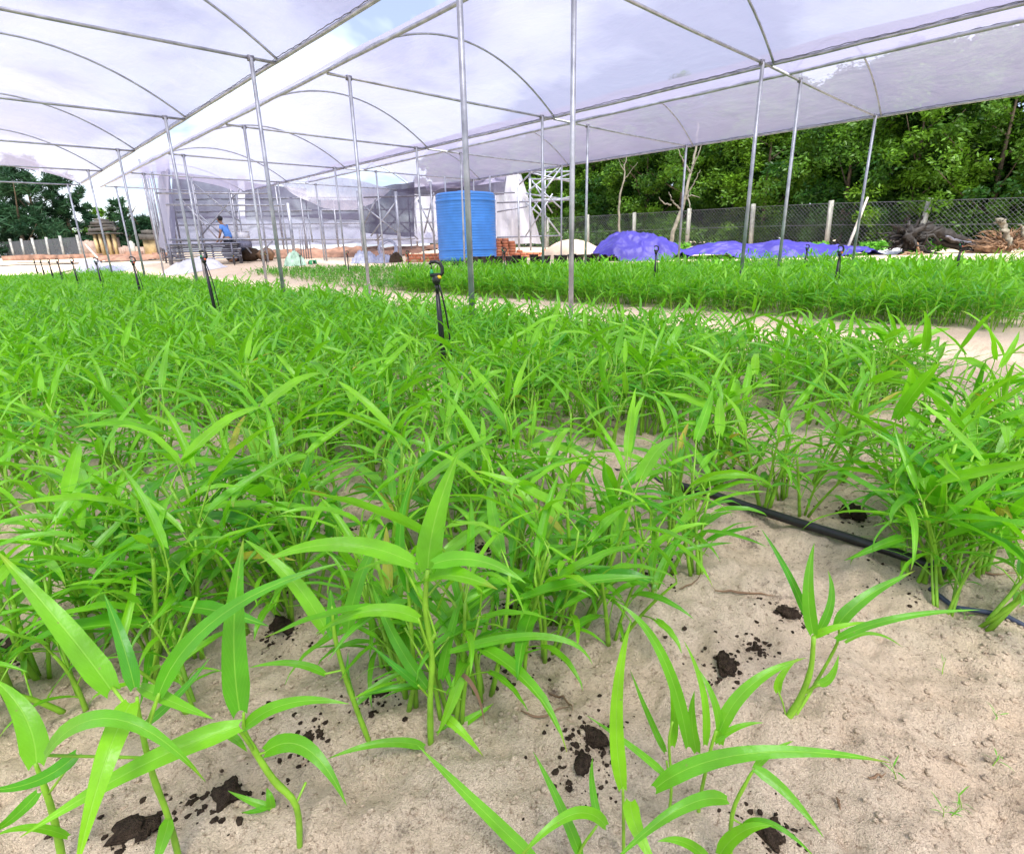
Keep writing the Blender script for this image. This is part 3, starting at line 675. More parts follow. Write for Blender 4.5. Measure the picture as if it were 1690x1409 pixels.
def copy_tree(o):
    c = o.copy(); COL.objects.link(c)
    for ch in o.children:
        d = ch.copy(); COL.objects.link(d); d.parent = c
    return c
# bed outlines
def in_near(x, y): return (x > -.6) & (x < 3.62+.10*vnoise(y*2, y*0, 5)) & (y > .13+.10*vnoise(x*3, x*0, 6)) & (y < 23.5)
hero_b = [atz(*q)[:2] for q in ((302, 1440), (494, 1402), (106, 1440), (710, 1226), (611, 1221), (1030, 1416), (1205, 1440), (958, 1445), (1297, 1191))]
pts = []
sp = .115
for i in range(int(4.4/sp)):
    for j in range(int(24/sp)):
        x = -.6+(i+rng.uniform(-.12, 1.12))*sp; y = .1+(j+rng.uniform(-.12, 1.12))*sp
        pts.append((x, y))
pts = np.array(pts); pts = pts[in_near(pts[:, 0], pts[:, 1])]
# the dense fan of plants on the bed's right end
ex = [(1.27+.052*k+rng.uniform(-.03, .03), .07+rng.uniform(-.03, .06)) for k in range(24)] + [(1.45+.12*k, .17+rng.uniform(-.03, .05)) for k in range(8)]
ex += [tuple(atz(*q)[:2]) for q in ((748, 1185), (795, 1140), (845, 1108), (900, 1075), (950, 1035), (1008, 1045), (985, 1000), (640, 1110), (560, 1015), (480, 1000), (405, 1030), (335, 1075), (250, 1075), (60, 1120), (150, 1060), (675, 1165), (1155, 965), (1085, 985), (335, 1160))]
nb_ = len(pts); pts = np.concatenate([pts, np.array(ex)]); isx = np.arange(len(pts)) >= nb_
P3 = np.column_stack([pts, np.full(len(pts), .12)]); pr = proj(P3)
vis = (pr[:, 0] > -260) & (pr[:, 0] < 1950) & (pr[:, 2] > .3)
pts, pr, isx = pts[vis], pr[vis], isx[vis]; nbase = int((~isx).sum())
d = pts@FH[:2]
keep = []
for k in range(len(pts)):
    x, y = pts[k]
    pb = proj([x, y, 0])
    w_ = V(x-1.76, y-2.37); fa, la_ = -(w_@FH[:2]), abs(w_@RH[:2])
    if (0 < fa < .42 and la_ < .085) or np.hypot(*w_) < .09: keep.append(False); continue
    if k >= nbase: keep.append(True); continue
    if d[k] < .62: keep.append(False); continue
    # bare sand in front, as the photograph shows it
    if d[k] < 1.15 and min(np.hypot(x-h[0], y-h[1]) for h in hero_b) < .10: keep.append(False); continue
    if d[k] < .80 and pb[0] > 330: keep.append(False); continue
    if pb[1] > 1085 and pb[0] > 760: keep.append(False); continue
    if y < .40 and x < 1.22 and x > .55: keep.append(False); continue
    if d[k] < 1.35 and 1180 < pb[0] < 1430 and pb[1] > 840: keep.append(False); continue
    if y < .55 and x > 2.35: keep.append(False); continue
    if y < .50 and x > 1.15 and rng.random() < .42: keep.append(False); continue
    if y > .36 and d[k] < 2.2 and vnoise(x*4.2, y*4.2, 31) < (-.17 if d[k] < 1.75 else -.27): keep.append(False); continue
    if rng.random() < (.42 if d[k] < 1.3 else .45 if d[k] < 2.4 else .32 if d[k] < 3.6 else .08): keep.append(False); continue
    keep.append(True)
pts = pts[keep]; d = d[keep]; order = np.argsort(d); pts = pts[order]; d = d[order]
near_n = 286
IND = []
for k in range(near_n):
    x, y = pts[k]; o = protos[k] if k < 12 else copy_tree(protos[int(rng.integers(12))])
    s = rng.uniform(.82, 1.18)
    lean_r = (y < .35 and x > 1.2)
    o.location = (x, y, float(gz(x, y))); o.rotation_euler = (rng.uniform(-.1, .1)+(.30 if lean_r else 0), rng.uniform(-.1, .1)+(.22 if lean_r else 0), rng.uniform(0, 6.28)); o.scale = (s*1.05, s*1.05, s)
    IND.append((o, x, y))
LM = [('the nearest black sprinkler stake', 1.76, 2.37), ('the lone plant beside the black clods', *atz(1297, 1191)[:2]), ('the tallest foreground plant', *atz(710, 1226)[:2]),
      ('the bent yellow green stem', *atz(494, 1402)[:2]), ('the lowest left broad leaf', *atz(302, 1440)[:2]), ('the black hose end', 1.39, .30), ('the second black sprinkler', 1.75, 6.08),
      ('the bare post nearest the camera', 3.18, 3.83), ('the right edge path', 3.5, .7), ('the black lump behind the hose', *atz(1405, 855)[:2]), ('the bushy bottom plant', *atz(1030, 1416)[:2])]
lmb = {}
for o, x, y in IND:
    c = min(range(len(LM)), key=lambda q: math.hypot(x-LM[q][1], y-LM[q][2]))
    u, w = (x-LM[c][1])*RH[0]+(y-LM[c][2])*RH[1], (x-LM[c][1])*FH[0]+(y-LM[c][2])*FH[1]
    rel = ('behind' if w > 0 else 'in front of') if abs(w) > abs(u) else ('right of' if u > 0 else 'left of')
    lmb.setdefault((c, rel), []).append((math.hypot(u, w), o))
ORD = ['first', 'second', 'third', 'fourth', 'fifth', 'sixth', 'seventh', 'eighth', 'ninth', 'tenth', 'eleventh', 'twelfth']
for (c, rel), L_ in lmb.items():
    L_.sort(key=lambda q: q[0])
    for k, (dd, o) in enumerate(L_):
        o['group'] = GRP
        if k < 12: o['label'] = 'water spinach plant, %s out %s %s' % (ORD[k], rel, LM[c][0])
        else: o['label'] = 'water spinach plant in the dense growth well %s %s' % (rel, LM[c][0])

def scatter(name, P, variants, mats, label, smin=.8, smax=1.2, zf=gz, tint=.25, split=None, nrot=True):
    """tile clump variants over the points into one mesh"""
    vv, ff, uu, tt, fm = [], [], [], [], []; o = 0; tri = []
    arr = []
    for (v, f, uv, t, mi) in variants: arr.append((np.asarray(v), np.asarray(f), np.asarray(uv), np.asarray(t), np.asarray(mi)))
    zz = zf(P[:, 0], P[:, 1])
    for vi, (v, f, uv, t, mi) in enumerate(arr):
        idx = np.arange(len(P))[np.arange(len(P)) % len(arr) == vi]
        if not len(idx): continue
        a = rng.uniform(0, 6.28, len(idx)); s = rng.uniform(smin, smax, len(idx)); c, sn = np.cos(a)*s, np.sin(a)*s
        X = v[None, :, 0]*c[:, None]-v[None, :, 1]*sn[:, None]+P[idx, 0][:, None]
        Yv = v[None, :, 0]*sn[:, None]+v[None, :, 1]*c[:, None]+P[idx, 1][:, None]
        hs = s if P.shape[1] < 3 else s*P[idx, 2]
        Z = v[None, :, 2]*hs[:, None]+zz[idx][:, None]
        n = len(v); vv.append(np.stack([X, Yv, Z], -1).reshape(-1, 3))
        ff.append((f[None]+(np.arange(len(idx))*n)[:, None, None]+o).reshape(-1, f.shape[1])); o += n*len(idx)
        uu.append(np.tile(uv, (len(idx), 1))); tt.append((t[None]+rng.uniform(-tint, tint, len(idx))[:, None]).ravel()); fm.append(np.tile(mi, len(idx)))
    me = mesh(name, np.concatenate(vv), np.concatenate(ff), np.concatenate(uu), np.concatenate(tt), mats, True, np.concatenate(fm))
    ob = link(name, me); tag(ob, label, kind='stuff'); return ob
def variant(seed, nst, lod, spread, hm=1., wm=1., dens=1.):
    st, lv = gen_plant(seed, nst, lod, spread, hm, wm, dens)
    v, f, uv, t = combine(st+lv); f4 = [q if len(q) == 4 else q+[q[-1]]*(4-len(q)) for q in f if len(q) <= 4]
    ns_ = sum(len(s[1]) for s in st); mi = np.array([1]*ns_+[0]*(len(f4)-ns_))
    return v, np.array(f4), uv, t, mi
rest = pts[near_n:]; dr = d[near_n:]
mid = rest[dr < 4.2]; far = rest[dr >= 4.2]
scatter('water_spinach_crop', mid, [variant(300+k, 3, 1, .035, .90, 1.15) for k in range(14)], [LEAF, STEM], 'thick green water spinach covering the near bed behind the front rows')
far = far[rng.random(len(far)) < .52]
scatter('water_spinach_crop', far, [variant(400+k, 4, 2, .09, .85, 1.4) for k in range(12)], [LEAF, STEM], 'water spinach covering the far stretch of the near bed')
# middle bed behind the path: tall towards the right, sparse and short towards the far left
q = []
for i in range(int(9/.16)):
    for j in range(int(16.2/.16)):
        q.append((5.62+(i+rng.uniform(-.1, 1.1))*.16, .5+(j+rng.uniform(-.1, 1.1))*.16))
q = np.array(q); x, y = q[:, 0], q[:, 1]
edge = 5.75+.12*vnoise(y*3, y*0, 3); q = q[(x > edge) & (x+y < 22.3) & (y > .40+.15*vnoise(x*3, x*0, 4)) & (x < 14.2) & ((x*FH[0]+y*FH[1] < 13.3) | (y > 9.2+(x-5.2)*.9))]
pq = proj(np.column_stack([q, np.full(len(q), .2)])); q = q[(pq[:, 0] < 1950) & (pq[:, 0] > -200)]
x, y = q[:, 0], q[:, 1]; tall = y < 8.6+(x-5.2)*.9+.6*vnoise(x, y, 8)
T = q[tall]; dT = T@FH[:2]; hgt = 1.0+.34*vnoise(T[:, 0]*1.3, T[:, 1]*1.3, 4); T = np.column_stack([T, hgt])
fr_ = (T[:, 0] < 7.6) | (T[:, 1] < 1.6)
E1 = T[fr_]; E2 = T[~fr_]
scatter('water_spinach_crop', np.concatenate([E1, (E1+V(.07, .06, 0))[E1[:, 0] < 6.6]]), [variant(500+k, 3, 1, .06, 1.12, 1.05, 1.) for k in range(12)], [LEAF, STEM], 'front edge of the tall crop in the middle bed along the sandy path')
scatter('water_spinach_crop', E2[rng.random(len(E2)) < .85], [variant(600+k, 4, 2, .09, 1.1, 1.45) for k in range(12)], [LEAF, STEM], 'tall green crop filling the middle bed below the tarpaulins')
S_ = q[~tall]; S_ = S_[(S_[:, 1] < 16.6) & (rng.random(len(S_)) < .85)]
scatter('seedling_crop', S_, [variant(700+k, 3, 2, .09, .42, 2.4, .7) for k in range(10)], [SEED, STEM], 'sparse short seedlings on sand in the far part of the middle bed')
# stray weeds on the path and sand
W_ = np.column_stack([rng.uniform(3.7, 5.7, 130), rng.uniform(1.2, 12, 130)]); W_ = W_[vnoise(W_[:, 0]*1.5, W_[:, 1]*1.5, 9) > -.02]
W2 = np.column_stack([rng.uniform(2.2, 6, 60), rng.uniform(-.6, .2, 60)])
scatter('weeds', np.concatenate([W_, W2]), [variant(800+k, 2, 2, .05, .30, .9, .8) for k in range(6)], [SEED, STEM], 'small weeds scattered on the sandy path', .5, 1.1)
W3 = np.array([atz(a, b)[:2] for a, b in ((1570, 1345), (1590, 1330), (1555, 1350), (1650, 1170), (1560, 1090), (1640, 1250), (1480, 1290), (1600, 1005))])
scatter('weeds', W3, [variant(820+k, 1, 1, .010, .6, .8, .7) for k in range(4)], [SEED, STEM], 'faint tiny weeds on the bare sand at the right', .14, .24)

# ------------------------------------------------------------------ clods, crumbs, twigs, hose
labs = [((1195, 1105), .030, 'largest black soil clod alone on the bare sand'), ((1300, 1018), .026, 'black soil clod behind the largest one, near the leaning plant'),
        ((1248, 1066), .013, 'small dark soil clod between two larger black clods'), ((1405, 855), .045, 'wide black soil lump behind the black hose'),
        ((985, 1215), .028, 'dark soil clod left of the bottom bushy plant'), ((960, 1265), .022, 'dark soil clod under the bottom bushy plant leaves'),
        ((465, 1035), .034, 'dark soil lump behind the slim plant'), ((380, 1325), .030, 'dark soil lump left of the bent yellow green stem'),
        ((225, 1385), .036, 'large dark soil lump at the bottom left'), ((510, 1220), .018, 'flat dark clod in front of the slim plant'),
        ((630, 1150), .020, 'dark soil clod between the slim and the tallest plant'), ((850, 1010), .026, 'black clod right of the tallest plant, further back'),
        ((800, 905), .022, 'black clod below the bed middle, right of the upright leaf'), ((570, 880), .022, 'black clod left of the upright leaf'),
        ((20, 1060), .034, 'dark soil lump at the left edge'), ((1268, 1375), .024, 'black clod at the bottom edge right of the small plant'),
        ((1135, 810), .028, 'black lump of soil under the leaves above the hose'), ((1500, 800), .030, 'black lump of soil beside the crowded row')]
for k, (pxy, s, lab) in enumerate(labs):
    s *= .62; p = atz(*pxy); v, f = blob(3, k+3, .48, 2.1, .6)
    v = v*s*np.array([1.15, .85, 1])*(1+.10*rng.uniform(-1, 1, (len(v), 1)))
    tag(link('soil_clod', mesh('soil_clod', v, f, mats=COMPOST, smooth=False), loc=(p[0], p[1], float(gz(p[0], p[1]))+s*.3)), lab, 'soil clod', 'dark soil clods on the sand').rotation_euler = (0, 0, rng.uniform(0, 6))
cv, cf = blob(1, 1, .3, 1.2, .7); cf4 = np.column_stack([cf, cf[:, 2]])
cr_ = [];
for pxy, s, _ in labs:
    p = atz(*pxy); n = 85; cr_.append(np.column_stack([p[0]+rng.normal(0, s*1.1, n), p[1]+rng.normal(0, s*1.1, n), rng.uniform(.25, 1., n)**2*1.3]))
bp = np.column_stack([rng.uniform(-.3, 3.8, 60000), rng.uniform(-.3, 3.5, 60000)])
mk = fbm(bp[:, 0]*5.2, bp[:, 1]*5.2, 3, 21) > .36; bp = bp[mk][:3000]
cr_.append(np.column_stack([bp, rng.uniform(.2, 1., len(bp))**2*1.3]))
u_ = np.column_stack([rng.uniform(.2, 2.8, 220), rng.uniform(-.3, 2.5, 220), rng.uniform(.15, .6, 220)]); cr_.append(u_)
CR = np.concatenate(cr_); 
def crumbs(name, CR, mat, base, label, v0=cv):
    s = CR[:, 2]*base; n = len(v0); a = rng.uniform(0, 6.28, len(CR)); sx = rng.uniform(.7, 1.4, len(CR))
    X = (v0[None, :, 0]*np.cos(a)[:, None]-v0[None, :, 1]*np.sin(a)[:, None])*(s*sx)[:, None]+CR[:, 0][:, None]
    Yv = (v0[None, :, 0]*np.sin(a)[:, None]+v0[None, :, 1]*np.cos(a)[:, None])*s[:, None]+CR[:, 1][:, None]
    Z = v0[None, :, 2]*(s*rng.uniform(.5, 1, len(CR)))[:, None]+gz(CR[:, 0], CR[:, 1])[:, None]+s[:, None]*.2
    f = (cf[None]+(np.arange(len(CR))*n)[:, None, None]).reshape(-1, 3)
    return tag(link(name, mesh(name, np.stack([X, Yv, Z], -1).reshape(-1, 3), f, mats=mat, smooth=False)), label, kind='stuff')
crumbs('soil_crumbs', CR, COMPOST, .0042, 'dark compost crumbs strewn over the sand')
SG = np.column_stack([rng.uniform(-.1, 2.2, 16000), rng.uniform(-.3, 1.8, 16000), rng.uniform(.2, 1.1, 16000)**1.8])
SG = SG[fbm(SG[:, 0]*3, SG[:, 1]*3, 3, 40) > -.15]
crumbs('sand_grains', SG, SAND, .0055, 'coarse sand crumbs on the ground surface')
tw = [((905, 1140), (935, 1150), (945, 1180), .0025), ((860, 1185), (900, 1190), (940, 1165), .003), ((1178, 990), (1230, 985), (1280, 982), .004), ((1120, 985), (1140, 980), (1160, 960), .0025),
      ((1430, 1295), (1445, 1290), (1460, 1285), .003), ((1380, 1320), (1384, 1330), (1386, 1340), .003), ((1560, 930), (1620, 948), (1680, 955), .004)]
for k, (a, b, c, r) in enumerate(tw):
    pp = [atz(*a), atz(*b), atz(*c)]; pp = bez(pp[0], pp[1]*2-.5*(pp[0]+pp[2]), pp[2], 9)
    pp[:, 2] = gz(pp[:, 0], pp[:, 1])+r*.8+.003*np.abs(rng.normal(size=9)); O = pp[4].copy()
    names = ['curled dry stem right of the tallest plant', 'dry root lying on the sand right of the tallest plant', 'thin brown root on the sand in front of the black hose', 'short dry twig left of the thin brown root', 'short pale twig on the bare sand at the bottom right', 'tiny brown twig on the bare sand at the bottom right', 'dark twig on the sand at the right edge']
    tag(MB().tube(pp, .6*r*np.array([.5, .8, 1, 1, .9, .9, .7, .5, .3]), 6, noise=.2).build('twig', DRY, origin=O, loc=O), names[k], 'twig', 'dry twigs on the sand')
hp = []
for t_ in np.linspace(0, 1, 60):
    y = .12+t_*6.2; hp.append((1.375+.03*math.sin(y*2.3)+.02*math.sin(y*.9), y, float(gz0(1.375, y))+.020+.004*math.sin(y*9)-.03*float(sm(y, .6, 1.1))))
hp = np.array(hp); O = hp[0].copy()
tag(MB().tube(hp, .0115, 12).build('irrigation_hose', BLACKP, origin=O, loc=O), 'thick black irrigation hose lying on the sand through the near bed', 'hose', 'black hoses on the sand')
pp = np.array([atz(*a) for a in ((1536, 962), (1580, 985), (1635, 1008), (1665, 1016), (1700, 1030), (1780, 1070))]); pp[:, 2] = gz(pp[:, 0], pp[:, 1])+.005; O = pp[0].copy()
tag(MB().tube(pp, .0052, 8).build('irrigation_hose', simple('blue_grey_hose', (.05, .06, .11), .4), origin=O, loc=O), 'thin blue grey hose half buried in sand at the right edge', 'hose', 'black hoses on the sand')

# ------------------------------------------------------------------ sprinklers on stakes
def sprinkler(x, y, zt, label, capm=ORANGE, lean=(0, 0), rz=0., bridge=True):
    g = float(gz0(x, y)); h = zt-g
    t = empty('sprinkler', (x, y, g), label, 'sprinkler', 'black garden sprinklers on stakes')
    t.rotation_euler = (0, 0, rz)
    L = lambda z: V(lean[0]*z/h, lean[1]*z/h, z)
    c0 = L(h-.07)
    MB().tube([L(-.05), L(h*.22), L(h*.5), L(h-.165)], [.012, .019, .022, .0145], 10, flat=.7).build('stake', BLACKP, t)
    MB().tube([L(h-.17), L(h-.135), L(h-.12)], [.008, .0085, .010], 10).build('adapter', BLACKP, t)
    MB().lathe([(.008, -.025), (.017, -.02), (.021, -.006), (.021, .008), (.015, .018), (.009, .024)], L(h-.095), 16).build('nozzle_body', BLACKP, t)
    MB().lathe([(.007, 0), (.011, .002), (.011, .013), (.006, .018)], L(h-.094)+V(.017, -.006, .004), 12).build('nozzle_nut', capm, t)
    tb = bez(L(h*.02)+V(.035, .01, 0), L(h*.5)+V(.055, .02, 0), L(h-.12)+V(.012, 0, 0), 12)
    MB().tube(tb, .0048, 7).build('feed_tube', BLACKP, t)
    if bridge:
        b = L(h-.072)
        pts = [b+V(-.028, 0, 0), b+V(.026, 0, 0), b+V(.034, 0, .010), b+V(.034, 0, .038), b+V(.024, 0, .058), b+V(.004, 0, .066), b+V(-.022, 0, .064), b+V(-.028, 0, .052)]
        MB().tube(pts, [.012, .013, .0125, .012, .0115, .011, .010, .008], 8, flat=.8).build('bridge', BLACKP, t)
        MB().lathe([(.006, 0), (.010, .004), (.007, .016), (.003, .024)], b+V(-.020, 0, .006), 10).build('spinner', GREENP, t)
        MB().tube([b+V(-.020, 0, .028), b+V(-.020, 0, .05)], .003, 6).build('spindle', BLACKP, t)
    return t
YR = math.atan2(RT[1], RT[0])
sprinkler(1.76, 2.37, .655, 'nearest black sprinkler with a D shaped head, in the near bed', YELLOW, (-.022, 0), YR)
labL = ['second nearest black sprinkler in the near bed, with an orange nut', 'third nearest black sprinkler, in front of the row of short sticks',
        'fourth nearest sprinkler in the near bed, pale nut, before the white sheet', 'fifth black sprinkler from the front in the near bed', 'sixth black sprinkler from the front in the near bed',
        'seventh sprinkler from the front in the near bed, with a red orange nut', 'second farthest black sprinkler of the near bed', 'farthest black sprinkler of the near bed, at the left']
for k, Y in enumerate((6.08, 9.24, 12.16, 14.87, 17.33, 19.19, 21.12, 23.06)):
    sprinkler(1.75, Y, [.755, .72, .72, .73, .73, .73, .73, .74][k], labL[k], WHITEP if k == 2 else ORANGE, (-.03+.01*(k % 3), 0), YR+(.3*k if k else 0))
labM = ['sprinkler with an orange nut in the middle bed, in front of the long low tarpaulin', 'sprinkler in front of the tall blue violet tarpaulin mound', 'sprinkler just right of the blue tank, in front of the black grow pots',
        'sprinkler left of the blue tank in the middle bed, before the low red brick wall', 'sprinkler among seedlings in front of the dark rubble', 'sprinkler among seedlings in front of the green and white sack', 'sprinkler with a pale yellow nut among the far seedlings',
        'sprinkler with a yellow cap beyond the seedlings, below the bending person']
for k, (X, Y) in enumerate(((7.1, 2.15), (7.3, 4.62), (7.1, 7.6), (7.08, 10.64), (7.07, 13.3), (7.05, 16.0), (7.05, 18.5), (7.0, 21.3))):
    sprinkler(X, Y, [.66, .70, .73, .72, .75, .73, .78, .76][k], labM[k], [ORANGE, BLACKP, BLACKP, ORANGE, ORANGE, GREENP, YELLOW, YELLOW][k], (0, 0), YR)
labR = ['sprinkler in the middle bed before the brown root heap', 'sprinkler beyond the tallest crop, before the right half of the long tarpaulin', 'small sprinkler between the black grow pots and the red bricks', 'sprinkler with a blue head in front of the bottom of the blue tank']
for k, (X, Y) in enumerate(((11.45, 1.75), (11.5, 4.05), (11.5, 12.4), (10.9, 13.9))):
    sprinkler(X, Y, [.66, .66, .76, .60][k], labR[k], [ORANGE, BLACKP, BLACKP, BLUEP][k], (0, 0), YR)

# ------------------------------------------------------------------ blue tank, grow pots, bricks, sand heap
def G(x, y, fd):       # ground point under a photo column at a forward distance
    p = atf(x, y, fd); return V(p[0], p[1], float(gz0(p[0], p[1])))
fdt = 18.3
tc_ = G(772, 420, fdt); rT = 45.5/FPX*fdt*1.0
tank = empty('water_tank', tc_, 'big blue ribbed plastic water tank standing behind the black grow pots', 'water tank')
zb, zt_ = .12, None
topz = float(atf(772, 316, fdt)[2])-tc_[2]
prof = [(rT*.93, .10), (rT*.985, .16)]
z = .20; hh = topz-.14
while z < hh:
    prof += [(rT*1.0, z), (rT*1.0, z+.035), (rT*.992, z+.045), (rT*.992, z+.062)]; z += .078
prof += [(rT*1.0, hh), (rT*.995, hh+.03), (rT*.95, hh+.07)]
MB().lathe(prof, n=64, caps=True).build('tank_body', BLUEP, tank)
MB().lathe([(rT*.94, hh+.06), (rT*.80, hh+.085), (rT*.28, hh+.12), (rT*.26, hh+.15), (rT*.01, hh+.16)], n=48, caps=False).build('tank_top', BLUEP, tank)
MB().lathe([(rT*.99, 0), (rT*.99, .11)], n=40).build('tank_base', BLACKP, tank)
for z in (.42, topz-.32): MB().lathe([(rT*1.0, z), (rT*1.018, z+.01), (rT*1.018, z+.045), (rT*1.0, z+.055)], n=64, caps=False).build('hoop_band', BLUEP, tank)
MB().tube([-RH*0-FH*rT*1.0+V(0, 0, .2)+RH*.62, -FH*(rT*1.0+.10)+V(0, 0, .2)+RH*.66], .03, 10).build('outlet', BLUEP, tank)
for k, xx in enumerate((735, 809)):
    p = atf(xx, 312, fdt); q = V(p[0], p[1], 0)
    tag(MB().tube([(0, 0, hh-.1), (.0, 0, topz+.42)], .028, 8).build('vent_pipe', STEEL, tank, loc=tuple(q[:2]-tc_[:2])+(0,)))
pots0, pots1 = G(772, 428, 15.6), G(985, 426, 15.6)
npot = 17
for k in range(npot):
    p = pots0+(pots1-pots0)*k/(npot-1)+V(rng.normal(0, .03), rng.normal(0, .03), 0); p[2] = float(gz0(p[0], p[1]))
    hpz = .27+rng.uniform(-.03, .03)
    t = empty('grow_pot', p, ('leftmost' if k == 0 else 'rightmost' if k == npot-1 else None) and ('black grow pot at the %s end of the row by the tank' % ('tank' if k == 0 else 'sand heap')) or 'black grow pot in the row below the tank and sand heap', 'pot', 'black grow pots in a row')
    t.rotation_euler = (rng.normal(0, .05), rng.normal(0, .05), rng.uniform(0, 6))
    MB().lathe([(.085, 0), (.105, hpz*.6), (.118, hpz-.02), (.126, hpz-.018), (.126, hpz), (.114, hpz), (.108, hpz-.04)], n=16).build('pot_body', BLACKP, t)
    v, f = blob(1, k, .3, 2, .3); link('soil', mesh('soil', v*.105+V(0, 0, hpz-.04), f, mats=COMPOST), t)
bm_brick = MB().box((0, 0, 0), (.205, .10, .085), j=.004).build('brick', BRICK); me_brick = bm_brick.data; bpy.data.objects.remove(bm_brick)
def brick(parent, p, rz): 
    o = link('brick', me_brick, parent, p); o.rotation_euler = (rng.normal(0, .02), rng.normal(0, .02), rz+rng.normal(0, .05)); return o
bp0 = G(834, 414, 19.6); st = empty('brick_stack', bp0, 'stack of loose orange red bricks beside the blue tank', 'bricks', rz=YR)
for lay in range(8):
    for a in range(3):
        for b in range(3 if lay < 7 else 2):
            if lay == 7 and a == 2: continue
            brick(st, (-.23+a*.225+(lay % 2)*.02+rng.normal(0, .01), b*.12-.12, .045+lay*.089), 0)
def low_wall(p0, p1, courses, label, name='brick_wall'):
    t = empty(name, p0, label, 'wall', rz=math.atan2(p1[1]-p0[1], p1[0]-p0[0])); L = float(np.hypot(*(p1-p0)[:2])); n = int(L/.22)
    for c in range(courses):
        for k in range(n-(c % 2)):
            if c == courses-1 and rng.random() < .25: continue
            brick(t, (.11+k*.22+(c % 2)*.11, rng.normal(0, .006), .045+c*.093), 0)
    MB().box((L/2, 0, courses*.093/2-.01), (L-.04, .075, courses*.093-.06)).build('mortar', PILE, t)
    return t
low_wall(G(668, 414, 19.8), G(736, 414, 19.8), 3, 'low red brick wall between the rubble and the blue tank')
low_wall(G(842, 412, 20.6), G(930, 412, 20.6), 3, 'low red brick wall behind the sand heap, right of the brick stack')

def heap(name, label, cat, cx, cy, fd, wpx_, hm, depth, mat, seed, shape=None, fine=.03, n=70, group=None, k2=5.):
    """a mound: real height field on an ellipse"""
    c = G(cx, cy, fd); wx = wpx_/FPX*fd/2
    u = np.linspace(-1.15, 1.15, n); A, B = np.meshgrid(u, u, indexing='ij'); r = np.hypot(A, B)
    base = np.clip(1-r**1.9, 0, None)**.75 if shape is None else shape(A, B, r)
    ridg = (1-2*np.abs(vnoise(A*k2+B*2+seed, B*k2*.8-A*1.3, seed)))**2-.4
    Z = hm*(base*(1+.10*fbm(A*2+seed, B*2, 3, seed)) + fine*ridg*np.minimum(base*4, 1)+fine*.8*fbm(A*9, B*9, 3, seed+2)*np.minimum(base*4, 1))
    edge = 1+.10*fbm(np.cos(np.arctan2(B, A))*2, np.sin(np.arctan2(B, A))*2, 3, seed)
    P = (A*wx*edge)[..., None]*RH+(B*depth/2*edge)[..., None]*FH; P[..., 2] = Z+gz0(c[0]+P[..., 0], c[1]+P[..., 1])-c[2]+.01
    keep = r < 1.12; idx = np.arange(n*n).reshape(n, n); q = []
    for i in range(n-1):
        for j in range(n-1):
            if keep[i, j] and keep[i+1, j] and keep[i, j+1] and keep[i+1, j+1]: q.append([idx[i, j], idx[i+1, j], idx[i+1, j+1], idx[i, j+1]])
    o = link(name, mesh(name, P.reshape(-1, 3), np.array(q), mats=mat), loc=c)
    return tag(o, label, cat, group)
heap('sand_heap', 'rounded heap of pale sand beside the tall blue violet tarpaulin', 'sand heap', 945, 416, 19.8, 108, .62, 2.2, PILE, 3, fine=.02)
def sh1(A, B, r): return np.clip(1-np.abs(A+.18)**2.3*(1.15 if 1 else 1)*np.where(A > -.18, .62, 1.75), 0, 1)**.9*np.clip(1-np.abs(B)**2.4, 0, 1)**.7
heap('tarpaulin', 'tall blue violet tarpaulin thrown over a mound beside the sand heap', 'tarpaulin', 1050, 414, 18.9, 158, .80, 2.6, TARP, 5, sh1, .12, 120, 'blue violet tarpaulins', 4.2)
def sh2(A, B, r): return (.60*np.exp(-((A+.52)/.30)**2)+.66*np.exp(-((A-.06)/.26)**2)+.30*np.exp(-((A-.6)/.35)**2)+.12)*np.clip(1-np.abs(B)**2.4, 0, 1)**.7*np.clip((1.05-np.abs(A))*6, 0, 1)
heap('tarpaulin', 'long low blue violet tarpaulin with two humps in front of the fence', 'tarpaulin', 1275, 412, 18.6, 305, .60, 2.4, TARP, 8, sh2, .18, 150, 'blue violet tarpaulins', 6.)
heap('plastic_sheet', 'heaped white plastic sheet on the sand below the greenhouse corner', 'sheet', 318, 424, 19.5, 92, .32, 1.6, WHITEP, 11, None, .22, 60, 'sheets of plastic lying on the ground')
heap('plastic_sheet', 'pointed white plastic sheet on the sand at the far left', 'sheet', 150, 437, 21., 36, .42, 1.2, WHITEP, 14, None, .2, 50, 'sheets of plastic lying on the ground')
heap('plastic_sheet', 'grey plastic sheet spread beside the pointed white one', 'sheet', 180, 436, 21., 42, .16, 1.5, GREYP, 15, None, .4, 50, 'sheets of plastic lying on the ground')
heap('plastic_sheet', 'flat pale sheet on the ground between the tarpaulin and the charred stump', 'sheet', 1472, 412, 18.6, 70, .14, 1.6, WHITEP, 17, None, .3, 50, 'sheets of plastic lying on the ground')
sack = heap('sack', 'white sack with green printing leaning by the greenhouse post', 'sack', 484, 417, 19.6, 33, .42, .7, simple('woven_sack', (.42, .62, .46), .6, scale=4, var=.2, bump=.4, bscale=12), 21, None, .25, 40)
heap('crate', 'low green plastic tray on the sand right of the sack', 'tray', 514, 418, 20, 12, .12, .4, GREENP, 22, lambda A, B, r: np.clip((1.02-np.maximum(np.abs(A), np.abs(B)))*8, 0, 1), .01, 20)
